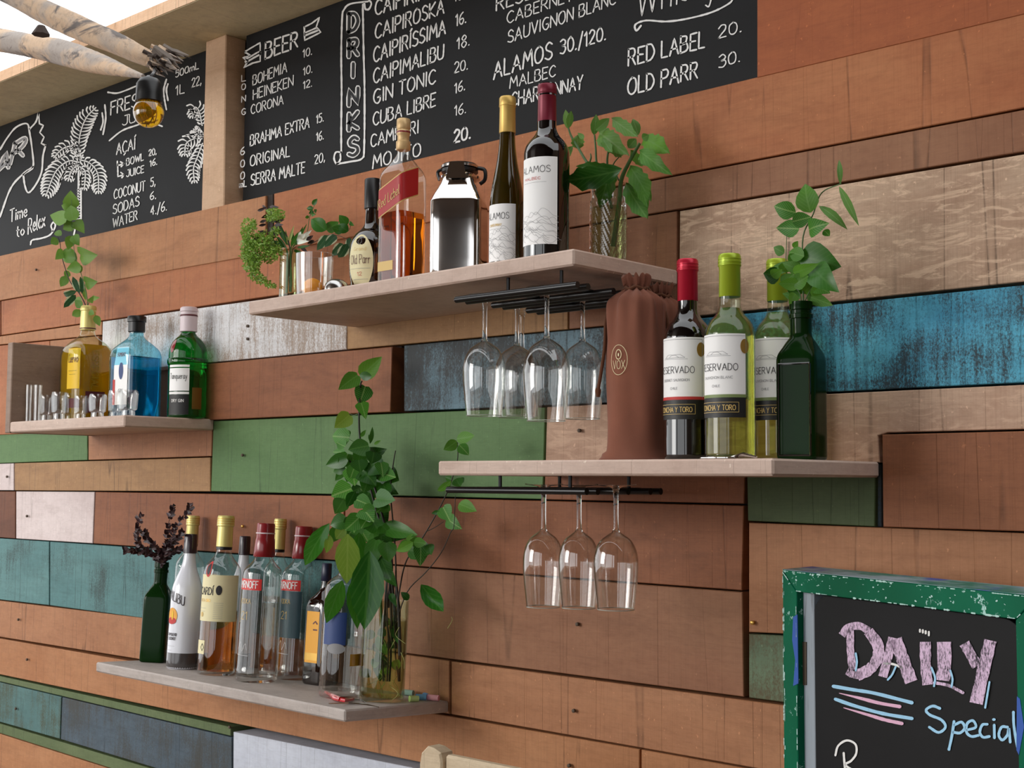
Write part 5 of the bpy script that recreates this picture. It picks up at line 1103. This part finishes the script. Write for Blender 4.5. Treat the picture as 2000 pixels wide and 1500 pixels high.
# ---- lamp and driftwood
YL=-.56
pb=atY(290,220,YL); dL=proj(pb)[2]; rb=29.5*dL/F
le=empty('light_bulb',pb,'amber globe bulb in a black socket hanging from the driftwood','lamp')
V,Fc=lathe([(-rb*cos(t),rb*sin(t)+1e-5,2) for t in np.linspace(0,pi*.86,20)],36,top=False); mesh('glass_globe',V,Fc,M['bulb'],le)
mb=MB()
for k in range(6):
    a=k*pi/3; tube(mb,catmull([(rb*.15*cos(a),rb*.15*sin(a),rb*.8),(rb*.35*cos(a),rb*.35*sin(a),0),(rb*.3*cos(a+.5),rb*.3*sin(a+.5),-rb*.45)],4),.0007,5)
mb.build('filament',M['gold'],le)
rs=rb*.88; V,Fc=lathe([(rb*.70,rs*.9,2),(rb*.72,rs,2),(rb*1.2,rs*.97,2),(rb*1.9,rs*.95,2),(rb*2.25,rs*.7,2),(rb*2.4,rs*.3,2),(rb*2.5,.004,2)],30); mesh('socket',V,Fc,M['black'],le)
_e=atY(304,128,YL+.085)-pb; mb=MB(); tube(mb,catmull([(0,0,rb*2.4),(-.004,.01,rb*2.7),tuple(_e*.9),tuple(_e)],4),.0035,8); mb.build('cable',M['black'],le)
def branch(name,label,pts,Y0,Y1,parent=None,mat='drift',seg=28):
    P3=[];R3=[]; n=len(pts)
    for i,(x,y,w_) in enumerate(pts):
        Y=Y0+(Y1-Y0)*i/(n-1); p=atY(x/5,y/5,Y); P3.append(p); R3.append(w_/5/2*proj(p)[2]/F)
    c=catmull([np.append(p,r) for p,r in zip(P3,R3)],8); mb=MB(); 
    tube(mb,[q[:3] for q in c],[max(.001,q[3]) for q in c],seg)
    V=np.array(mb.v); cl=np.array([q[:3] for q in c]); m=len(c)
    for i in range(m):
        for k in range(seg):
            j=i*seg+k; v=V[j]-cl[i]; th=2*pi*k/seg
            V[j]=cl[i]+v*(1+.06*sin(2*th+i*.16)+.035*sin(5*th+i*.3)+.02*random.uniform(-1,1))
    mb.v=[tuple(v) for v in V]
    o=mb.build(name,M[mat],parent); return o
def splinters(parent,cx,cy,Y,n,ang,spread,ln,mats=('drift_grey','drift_dark','drift')):
    for k in range(n):
        a=ang+random.uniform(-spread,spread); x=cx+random.uniform(-90,60); y=cy+random.uniform(-60,60); L_=ln*random.uniform(.5,1.1)
        p0=atY((x-cos(a)*L_*.6)/5,(y-sin(a)*L_*.6)/5,Y+random.uniform(-.03,.02)); p1=atY((x+cos(a)*L_*.3)/5,(y+sin(a)*L_*.3)/5,Y); p2=atY((x+cos(a+random.uniform(-.3,.3))*L_)/5,(y+sin(a)*L_)/5,Y+random.uniform(-.02,.02))
        mb=MB(); r=random.uniform(.0025,.0065); tube(mb,[p0,p1,p2],[r*.9,r,r*.12],5); mb.build('splinter',M[mats[k%len(mats)]],parent)
br1=branch('driftwood_branch','',[(-250,-260,240),(60,-90,235),(330,60,232),(620,200,228),(900,330,215),(1150,430,205),(1380,540,185),(1530,620,140),(1600,660,90)],YL-.02,YL+.12)
tag(br1,'upper pale driftwood branch crossing the bright sky, frayed at its end','branch'); 
splinters(br1,1560,590,YL+.10,20,.45,.30,200); splinters(br1,1640,540,YL+.12,10,.35,.2,190); splinters(br1,1560,680,YL+.09,8,1.0,.4,110)
br2=branch('driftwood_branch','',[(-300,350,250),(0,395,240),(300,445,225),(600,510,235),(850,590,215),(1080,655,160),(1280,715,90),(1400,745,40)],YL+.22,YL+.17)
tag(br2,'lower driftwood branch with a grey bare patch, left of the amber bulb','branch')
mb=MB(); p=atY(80,68,YL+.1); tube(mb,[p,p+np.array([0,0,.02])],[.02,.008],7); mb.build('knot_stub',M['drift_dark'],br2)
# ================================================================== PLANTS
PROF={'ovate':[(0,.02),(.08,.55),(.25,.95),(.42,1.),(.62,.82),(.82,.45),(.94,.16),(1,.01)],'heart':[(0,.35),(.04,.72),(.18,1.),(.38,.98),(.6,.76),(.8,.42),(.93,.16),(1,.01)],
'lance':[(0,.02),(.12,.5),(.3,.88),(.5,1.),(.7,.78),(.86,.42),(.95,.16),(1,.01)],'wavy':[(0,.05),(.1,.5),(.22,.85),(.32,.74),(.44,1.),(.56,.82),(.68,.9),(.8,.5),(.9,.34),(1,.02)]}
class Plant:
    def __init__(s,name,label,cat,base,Y,f,group=None):
        s.e=empty(name,base,label,cat,group); s.b=np.array(base,float); s.f=f; s.Y=Y; s.rr=random.Random(len(name)+int(base[0]*100))
    def P(s,x,y,Y=None): px,py=s.f(x,y); return atY(px,py,s.Y if Y is None else Y)
    def stem(s,pts,w,mat='stem',Y0=None,Y1=None,name='stem'):
        Y0=s.Y if Y0 is None else Y0; Y1=Y0 if Y1 is None else Y1
        n=len(pts); k=(s.f(1,0)[0]-s.f(0,0)[0])
        Q=[s.P(x,y,Y0+(Y1-Y0)*i/(n-1))-s.b for i,(x,y) in enumerate(pts)]
        c=catmull(Q,5); r0=w*k/2*proj(Q[0]+s.b)[2]/F; mb=MB(); tube(mb,c,[r0*(1-.45*i/len(c)) for i in range(len(c))],7); mb.build(name,M[mat],s.e)
    def leaf(s,x0,y0,x1,y1,w,mat='leaf_mid',shape='ovate',dY=None,fold=None,bend=None,Y=None,name='leaf',mb=None):
        rr=s.rr; Y=(s.Y if Y is None else Y)+rr.uniform(-.018,.018); dY=rr.uniform(-.02,.012) if dY is None else dY
        a=s.P(x0,y0,Y); t=s.P(x1,y1,Y+dY); k=(s.f(1,0)[0]-s.f(0,0)[0]); d=proj((a+t)/2)[2]; hw=w*1.2*k/2*d/F
        view=(a+t)/2-CAM; view/=np.linalg.norm(view); ax=t-a; L=np.linalg.norm(ax); axn=ax/L
        side=np.cross(axn,view); side/=np.linalg.norm(side); nrm=np.cross(side,axn); 
        tw=rr.uniform(-.3,.3); side2=side*cos(tw)+nrm*sin(tw); nrm2=np.cross(side2,axn)
        if nrm2@view>0: nrm2=-nrm2
        fold=rr.uniform(.12,.45) if fold is None else fold; bend=rr.uniform(-.10,.16) if bend is None else bend
        V=[];Fc=[];U=[]; pr=PROF[shape]
        cols=(-1,-.5,0,.5,1)
        for i,(tt,ww) in enumerate(pr):
            for c in cols:
                off=axn*L*tt+side2*hw*ww*c-nrm2*(fold*hw*abs(c)*ww*-.6)+nrm2*(bend*L*sin(pi*tt)) 
                if shape=='wavy': off=off+nrm2*hw*.22*sin(9*tt+2*c)*abs(c)
                if shape=='heart' and i==0: off=off-axn*L*.07*abs(c)*2*ww
                V.append(a+off-s.b); U.append((.5+c*.5*max(ww,.1),tt))
        for i in range(len(pr)-1):
            for j in range(4): q=i*5+j; Fc.append((q,q+1,q+6,q+5))
        if mb is not None: mb.add(V,Fc,U); return
        return mesh(name,V,Fc,M[mat],s.e,uv=U,sharp=None)
# P1 on the golden bottle
zf_=lambda ox,oy,k: (lambda x,y:(ox+x/k,oy+y/k))
base=tq.pos+np.array([0,0,tq.H*.97])
p=Plant('potted_cutting','airy soft-green leafy stems rising from the golden bottle past the chalkboard','plant',base,tq.pos[1],zf_(80,360,5))
for pts,w in (([(440,1240),(430,1170),(370,1060),(290,960),(240,830),(200,690),(185,570),(150,490)],12),([(445,1240),(455,1160),(440,1050),(400,900),(360,780),(330,680),(310,500),(300,350),(300,150)],9),([(450,1240),(470,1150),(520,1090)],8)): p.stem(pts,w,'stem_dark' if w==12 else 'stem')
for r in [(300,225,290,60,130),(290,230,200,205,70),(312,350,290,205,120),(320,350,240,240,80),(250,345,88,300,130),(330,365,425,480,105),(310,385,215,440,95),(200,500,140,465,60),(165,535,95,580,75),(305,510,262,640,95),(320,500,375,600,85),(385,690,555,690,160),(335,720,215,700,95),(215,650,140,735,85),(330,760,235,630,100),(385,800,250,830,100),(395,860,330,770,70),(275,850,232,905,60),(260,900,190,1000,75),(432,960,555,950,115),(440,1130,385,930,40),(470,1150,515,1085,50),(515,1110,577,1105,45),(400,1150,325,1115,65),(400,1200,330,1130,70),(400,1230,305,1285,70),(530,1280,575,1385,60),(470,1240,520,1270,50)]:
    p.leaf(*r,mat='leaf_soft',shape='heart' if r[4]>80 else 'ovate')
for r in [(380,1060,310,900,65),(350,1040,225,1075,65),(340,1080,222,1205,70),(400,1070,385,900,45)]: p.leaf(*r,mat='leaf_var',shape='lance')
# P2 bouquet
base=vU.pos+np.array([0,0,vU.H*.2]); YB=vU.pos[1]
p=Plant('bouquet','mixed bouquet of feathery green, purple sprig and white lily in the small vase','plant',base,YB,zf_(460,340,5))
for pts,w,m in (([(500,1160),(510,900),(500,740),(420,620),(330,640)],22,'stem'),([(530,1150),(525,900),(530,720),(470,560),(340,560),(325,310)],16,'stem_dark'),([(540,1150),(540,900),(540,720),(600,650)],18,'stem'),([(490,1160),(500,900),(490,720),(380,700),(200,660),(130,760),(150,950),(250,1040),(390,1100)],12,'stem'),
 ([(550,1100),(550,740),(640,640),(700,560),(720,430),(760,330),(790,245)],9,'stem'),([(545,1100),(560,740),(700,700),(900,600),(1090,560),(1130,480)],8,'stem_dark'),([(900,600),(1000,600),(1100,640)],8,'stem_dark')): p.stem(pts,w,m)
mb=MB(); rr=random.Random(4)
for cx,cy,r in [(130,500,70),(110,570,60),(120,640,50),(110,700,60),(150,700,70),(110,800,60),(150,800,70),(140,900,60),(180,900,60),(190,980,60),(250,1030,45),(320,1075,32),(370,1095,18),(280,640,80),(340,690,75),(220,640,70),(360,400,70),(420,400,60),(390,560,50),(400,760,60),(330,800,70),(250,760,80),(200,840,60)]:
    for k in range(int(r*2.2)):
        a=rr.uniform(0,2*pi); q=r*rr.random()**.5; x=cx+q*cos(a); y=cy+q*sin(a); b=rr.uniform(0,2*pi); L_=rr.uniform(16,30)
        p.leaf(x,y,x+cos(b)*L_,y+sin(b)*L_,10,mb=mb,shape='lance',Y=YB+rr.uniform(-.03,.03))
o=mb.build('feathery_foliage',M['fluff'],p.e); o['kind']='stuff'; o['label']='light green feathery foliage'
for r in [(310,320,215,358,26),(330,322,430,325,26),(310,345,262,305,24),(310,400,250,430,26),(340,400,400,380,24),(300,450,235,472,26),(330,470,400,455,26),(300,490,225,505,24),(380,470,480,445,30),(380,500,470,495,30),(310,570,225,560,26),(230,620,175,640,26),(380,540,450,510,30),(340,560,420,600,34),(330,520,380,560,34),(340,600,380,660,34),(690,650,760,600,34),(700,680,770,650,30),(640,720,700,760,30)]: p.leaf(*r,mat='leaf_red',shape='lance')
for r in [(500,700,420,460,30),(520,700,400,520,30),(540,700,620,560,34),(560,720,700,480,22),(480,720,395,600,30),(560,700,560,560,26),(590,700,660,510,30),(470,720,360,640,34),(600,720,730,700,26),(570,740,690,780,26)]: p.leaf(*r,mat='leaf_dark',shape='lance')
for r in [(490,690,490,545,26,'bud'),(525,660,572,500,24,'bud'),(505,690,512,600,22,'bud')]: p.leaf(*r[:5],mat='bud',shape='lance',name='flower_bud')
for r in [(600,650,745,545,46),(602,655,745,610,50),(604,660,720,655,44),(600,650,680,580,50),(600,645,640,560,34)]: p.leaf(*r,mat='lily',shape='lance',name='petal')
for r in [(760,335,695,335,40),(765,365,715,385,36),(770,370,795,345,30),(750,300,800,240,42),(720,415,680,425,26),(740,400,790,390,30),(885,550,738,440,120),(890,550,1010,465,95),(1090,500,1012,400,85),(1100,560,1000,490,85),(1050,560,940,520,80),(1110,470,1160,505,34)]: p.leaf(*r,mat='leaf_dark')
for r in [(905,600,795,745,85),(985,600,870,715,80),(1050,680,940,800,85),(1090,680,1005,815,90),(1110,620,1100,760,60)]: p.leaf(*r,mat='leaf_var')
# P3 in the ribbed vase
base=ribv.pos+np.array([0,0,ribv.H*.3]); YP=ribv.pos[1]-.005
p=Plant('green_cutting','broad wavy-leaved green cutting in the ribbed vase, leaves drooping right','plant',base,YP,zf_(1050,180,4.413))
for pts,w in (([(650,1330),(700,980),(720,760),(790,600),(880,440)],48),([(640,1000),(560,760),(430,610),(350,480),(290,380),(265,310)],30),([(640,900),(560,760),(510,620),(500,480),(490,370)],27),([(650,850),(600,620),(620,450)],27),([(700,760),(650,640),(700,560),(760,500)],14),([(450,600),(460,560),(455,530)],18)): p.stem(pts,w,'stem')
for r in [(265,320,240,150,45),(270,310,290,160,42),(350,490,340,370,80),(400,400,345,350,30),(305,465,150,640,60),(485,370,505,190,55),(500,330,620,225,60),(530,350,780,545,125),(640,230,860,385,85),(870,370,820,230,60),(860,560,990,620,60),(690,480,680,560,80),(780,480,850,400,60),(900,400,960,370,50),(560,430,620,410,20)]: p.leaf(*r[:4],r[4]*1.28,mat='leaf_grey',shape='wavy' if r[4]>70 else 'lance')
for r in [(905,400,1135,530,120),(880,510,1155,715,100),(795,640,975,940,120),(760,790,945,1090,120),(850,700,950,1000,80)]: p.leaf(*r[:4],r[4]*1.28,mat='leaf_mid',shape='wavy')
p.leaf(800,500,900,640,70,mat='leaf_mid',shape='wavy'); p.leaf(560,400,640,520,70,mat='leaf_grey',shape='wavy'); p.leaf(720,670,235,765,190,mat='leaf_dark',shape='wavy',Y=YP-.04,dY=-.01); p.leaf(640,660,330,640,90,mat='leaf_dark',shape='wavy'); p.leaf(640,660,540,1000,150,mat='leaf_mid',shape='wavy',Y=YP,dY=0.)
# P4 in the dark square bottle
base=dsq.pos+np.array([0,0,dsq.H*.97]); YP=dsq.pos[1]
p=Plant('leafy_sprig','bright green mint-like sprig standing in the dark green square bottle','plant',base,YP,zf_(1400,300,2.344))
for pts,w in (([(390,740),(395,690),(395,550),(395,380),(440,280),(480,180),(570,137)],9),([(385,740),(380,640),(320,560),(320,370)],6),([(395,690),(440,600)],6)): p.stem(pts,w)
for r in [(430,270,405,138,92),(362,270,262,240,72),(345,312,432,290,62),(378,345,272,340,68),(422,350,515,318,74),(490,350,517,378,32)]: p.leaf(*r,mat='leaf_vein' if r[0]!=430 else 'leaf_mid')
for r in [(565,140,560,28,22),(560,150,651,332,30),(468,240,598,348,36)]: p.leaf(*r,mat='leaf_grey',shape='lance')
for r in [(310,455,260,428,42),(352,432,372,400,26),(398,470,570,518,135),(448,530,560,635,105),(400,470,330,450,58),(330,530,262,512,52),(290,560,213,548,70),(350,545,468,503,52),(298,600,352,550,56),(365,585,362,658,75),(380,600,282,595,52),(430,580,492,602,52),(410,650,532,695,52),(330,500,395,470,60),(350,600,420,560,66),(300,540,330,490,50),(420,560,380,500,55),(440,600,520,640,60),(360,640,330,690,44),(250,560,300,530,44),(385,660,300,640,40),(430,620,482,645,42),(400,540,300,500,50),(395,640,470,560,50)]: p.leaf(*r,mat='leaf_dark' if r[4]>68 else 'leaf_mid',shape='heart' if r[4]>100 else 'ovate')
# P6 dark twigs
base=gsq.pos+np.array([0,0,gsq.H*.95]); YP=gsq.pos[1]
p=Plant('dark_twigs','twigs with small dark purple leaves in the green bottle on the lowest shelf','plant',base,YP,zf_(180,960,3.75)); rr=random.Random(9)
st=[[(500,560),(500,520),(440,460),(350,400),(330,300),(360,180)],[(510,560),(510,520),(560,400),(620,250),(700,160),(715,100)],[(505,560),(510,520),(540,400),(560,230),(600,110)],[(500,560),(500,500),(470,420),(400,340),(380,300)],[(500,540),(520,450),(600,380),(660,300)],[(510,560),(530,500),(600,440),(650,420)],[(450,470),(350,440),(240,430)]]
for pts in st:
    p.stem(pts,6,'leaf_red'); c=catmull(pts,8); 
    for i in range(int(len(c)*.18),len(c)):
        for sd in (1,-1):
            if rr.random()<.72+(.3 if c[i][1]>260 else -.12):
                a=math.atan2(c[i][1]-c[i-1][1],c[i][0]-c[i-1][0])+sd*rr.uniform(.5,1.2); L_=rr.uniform(22,44)
                p.leaf(c[i][0],c[i][1],c[i][0]+cos(a)*L_,c[i][1]+sin(a)*L_,rr.uniform(14,24),mat='leaf_red',shape='ovate',Y=YP+rr.uniform(-.02,.02))
# P5 the climbing plant of the leafy vase
base=lv.pos+np.array([0,0,lv.H*.3]); YP=lv.pos[1]
p=Plant('climbing_plant','tall dense bunch of vines and long glossy leaves in the cylinder vase','plant',base,YP,zf_(560,680,3.75))
for pts,w,m in (([(770,2150),(760,1800),(720,1400),(660,1200),(600,1000),(520,900),(440,800),(420,760)],22,'stem_dark'),([(800,2200),(780,1800),(740,1400),(680,1150),(640,1010),(560,800),(535,640),(530,480),(540,280),(550,240)],22,'stem_dark'),([(790,2100),(800,1700),(790,1400),(760,1050),(780,850),(797,750)],14,'stem_dark'),
 ([(800,2000),(830,1750),(880,1550),(1000,1380),(1130,1150),(1200,990),(1250,820),(1250,690)],12,'stem_dark'),([(790,2050),(880,1790),(1020,1640),(1130,1500),(1200,1350),(1225,1300),(1235,1080)],9,'stem_dark'),([(1030,1340),(1090,1310),(1150,1270)],7,'stem_dark'),([(700,2150),(690,1800),(700,1500),(640,1300)],22,'stem'),([(830,2250),(820,1900),(800,1700)],26,'stem_dark'),([(740,1900),(770,1600),(750,1400)],26,'stem_dark'),([(530,480),(490,490),(460,480)],5,'stem'),([(520,690),(480,680),(450,660)],5,'stem')): p.stem(pts,w,m)
yr=random.Random(12)
for k in range(6):
    x=yr.uniform(640,840); p.stem([(x,2440),(x+yr.uniform(-30,30),2200),(x+yr.uniform(-40,20),1900),(740,1600)],yr.uniform(12,24),'stem_dark',Y0=YP+yr.uniform(-.012,.014))
for k in range(14):
    x=yr.uniform(610,830); y=yr.uniform(1950,2450); a=yr.uniform(0,6.28); p.leaf(x,y,x+cos(a)*70,y+sin(a)*90,60,mat='leaf_dark' if k%2 else 'leaf_lime',Y=YP)
for k in range(30):
    x=yr.uniform(600,850); y=yr.uniform(1960,2480); p.stem([(x,y),(x+yr.uniform(-60,60),y+60),(x+yr.uniform(-60,60),y+120)],5,'root',Y0=YP+yr.uniform(-.012,.012),name='root')
Lz=[(540,210,698,62,115,'leaf_mid','ovate'),(622,205,532,200,58,'leaf_dark','ovate'),(520,198,378,305,105,'leaf_mid','heart'),(575,280,530,412,115,'leaf_vein','heart'),(545,400,580,522,85,'leaf_vein','heart'),(460,488,350,585,105,'leaf_lime','heart'),(430,600,440,690,70,'leaf_vein','ovate'),(458,655,335,645,115,'leaf_vein','heart'),(430,720,365,690,70,'leaf_vein','ovate'),(430,765,338,760,62,'leaf_vein','ovate'),(540,650,580,598,26,'leaf_mid','lance'),(610,700,628,575,28,'leaf_dark','lance'),(640,705,690,675,20,'leaf_mid','lance'),(620,690,600,630,20,'leaf_dark','lance'),
(600,715,450,745,115,'leaf_dark','heart'),(590,730,560,840,105,'leaf_dark','heart'),(600,800,735,738,100,'leaf_dark','heart'),(640,860,700,920,130,'leaf_dark','heart'),(650,780,720,760,90,'leaf_dark','ovate'),(440,808,285,860,95,'leaf_dark','heart'),(432,880,342,905,62,'leaf_dark','ovate'),(420,885,355,972,54,'leaf_dark','ovate'),(480,870,500,1010,125,'leaf_vein','heart'),(560,900,655,1010,135,'leaf_dark','heart'),(660,965,820,1070,125,'leaf_dark','heart'),(475,1030,325,1085,150,'leaf_vein','heart'),(500,1050,440,1165,75,'leaf_dark','ovate'),
(540,1030,650,1145,105,'leaf_vein','heart'),(510,1110,625,1160,105,'leaf_vein','heart'),(655,1100,795,1115,125,'leaf_dark','heart'),(650,1180,740,1285,135,'leaf_dark','heart'),(560,1180,640,1275,125,'leaf_vein','heart'),(540,1230,425,1335,115,'leaf_vein','heart'),(540,1320,600,1425,115,'leaf_vein','heart'),(600,1060,560,1170,110,'leaf_dark','heart'),(600,940,560,1060,120,'leaf_dark','heart'),(700,1000,620,1100,110,'leaf_dark','heart'),(620,1250,700,1380,130,'leaf_dark','heart'),(540,760,520,860,90,'leaf_dark','heart'),(470,900,440,980,70,'leaf_dark','ovate'),(700,1300,790,1420,120,'leaf_dark','heart'),(690,1380,700,1500,130,'leaf_dark','heart'),
(700,1350,900,1385,125,'leaf_dark','heart'),(720,1310,960,1370,110,'leaf_dark','heart'),(900,1480,1060,1500,110,'leaf_dark','heart'),(1245,665,1375,640,78,'leaf_mid','ovate'),(1245,680,1148,745,72,'leaf_mid','ovate'),(1262,708,1335,785,74,'leaf_vein','ovate'),(1210,962,1160,945,42,'leaf_dark','ovate'),(1205,972,1105,1045,44,'leaf_mid','ovate'),(1240,955,1272,1015,74,'leaf_dark','ovate'),(1270,950,1295,985,40,'leaf_dark','ovate'),(1260,1140,1392,1195,85,'leaf_mid','ovate'),(1145,1165,1195,1265,105,'leaf_vein','heart'),(1180,1250,1285,1325,95,'leaf_vein','heart'),(1120,1200,1060,1210,30,'leaf_dark','ovate'),
(905,1425,920,1355,62,'leaf_mid','ovate'),(910,1425,808,1490,76,'leaf_mid','heart'),(930,1420,1025,1430,66,'leaf_mid','ovate'),(950,1440,1070,1490,85,'leaf_dark','heart'),(560,1560,500,1400,110,'leaf_dark','heart'),(560,1400,480,1500,100,'leaf_dark','heart'),(470,1330,440,1420,80,'leaf_vein','heart'),(380,1290,340,1420,95,'leaf_dark','lance'),(430,1310,360,1400,80,'leaf_lime','lance')]
fr=random.Random(21)
for k in range(34):
    t_=fr.random(); cx=[470,560,640,700][k%4]+fr.uniform(-60,90)*(.5+t_); cy=760+t_*640; a=fr.uniform(.2,2.9); L_=fr.uniform(85,125)
    Lz.append((cx,cy,cx+cos(a)*L_,cy+sin(a)*L_,fr.uniform(75,115),'leaf_dark' if k%3 else 'leaf_vein','heart'))
for i,r in enumerate(Lz): p.leaf(*r[:5],mat=r[5],shape=r[6],Y=YP+(.03 if i%3==0 else -.03)*.6)
p2_=zf_(560,1050,3.9475); p.f=p2_
for r in [(330,-110,140,215,125,'leaf_gloss','lance',-.06),(470,-30,462,355,165,'leaf_lime','lance',-.07),(640,100,600,710,225,'leaf_gloss','lance',-.085),(500,340,545,705,115,'leaf_gloss','lance',-.05),(430,330,305,660,125,'leaf_gloss','lance',-.065),(335,-20,305,120,60,'leaf_lime','lance',-.05),(560,-40,530,240,110,'leaf_gloss','lance',-.04),(690,20,640,260,120,'leaf_dark','heart',-.03),(1030,30,1028,222,100,'leaf_vein','ovate',-.01),(1095,50,1115,135,66,'leaf_dark','ovate',0.),(1035,362,1208,570,120,'leaf_gloss','lance',0.),(975,35,845,105,66,'leaf_mid','ovate',-.03),(985,70,995,-10,80,'leaf_mid','ovate',-.02),(800,430,850,540,44,'leaf_dark','ovate',0.),(770,40,790,190,125,'leaf_dark','heart',-.02),(720,150,800,330,110,'leaf_dark','heart',-.02),(760,260,850,380,80,'leaf_dark','ovate',0.),(940,480,880,420,50,'leaf_dark','ovate',0.),(730,900,720,1110,110,'leaf_dark','ovate',-.0),(700,760,760,900,70,'leaf_mid','ovate',0.),(820,640,860,820,70,'leaf_dark','ovate',.0)]:
    p.leaf(*r[:5],mat=r[5],shape=r[6],Y=YP+r[7],dY=-.01)
p.stem([(1240,700),(1275,640),(1270,610)],5,'root',name='tendril')
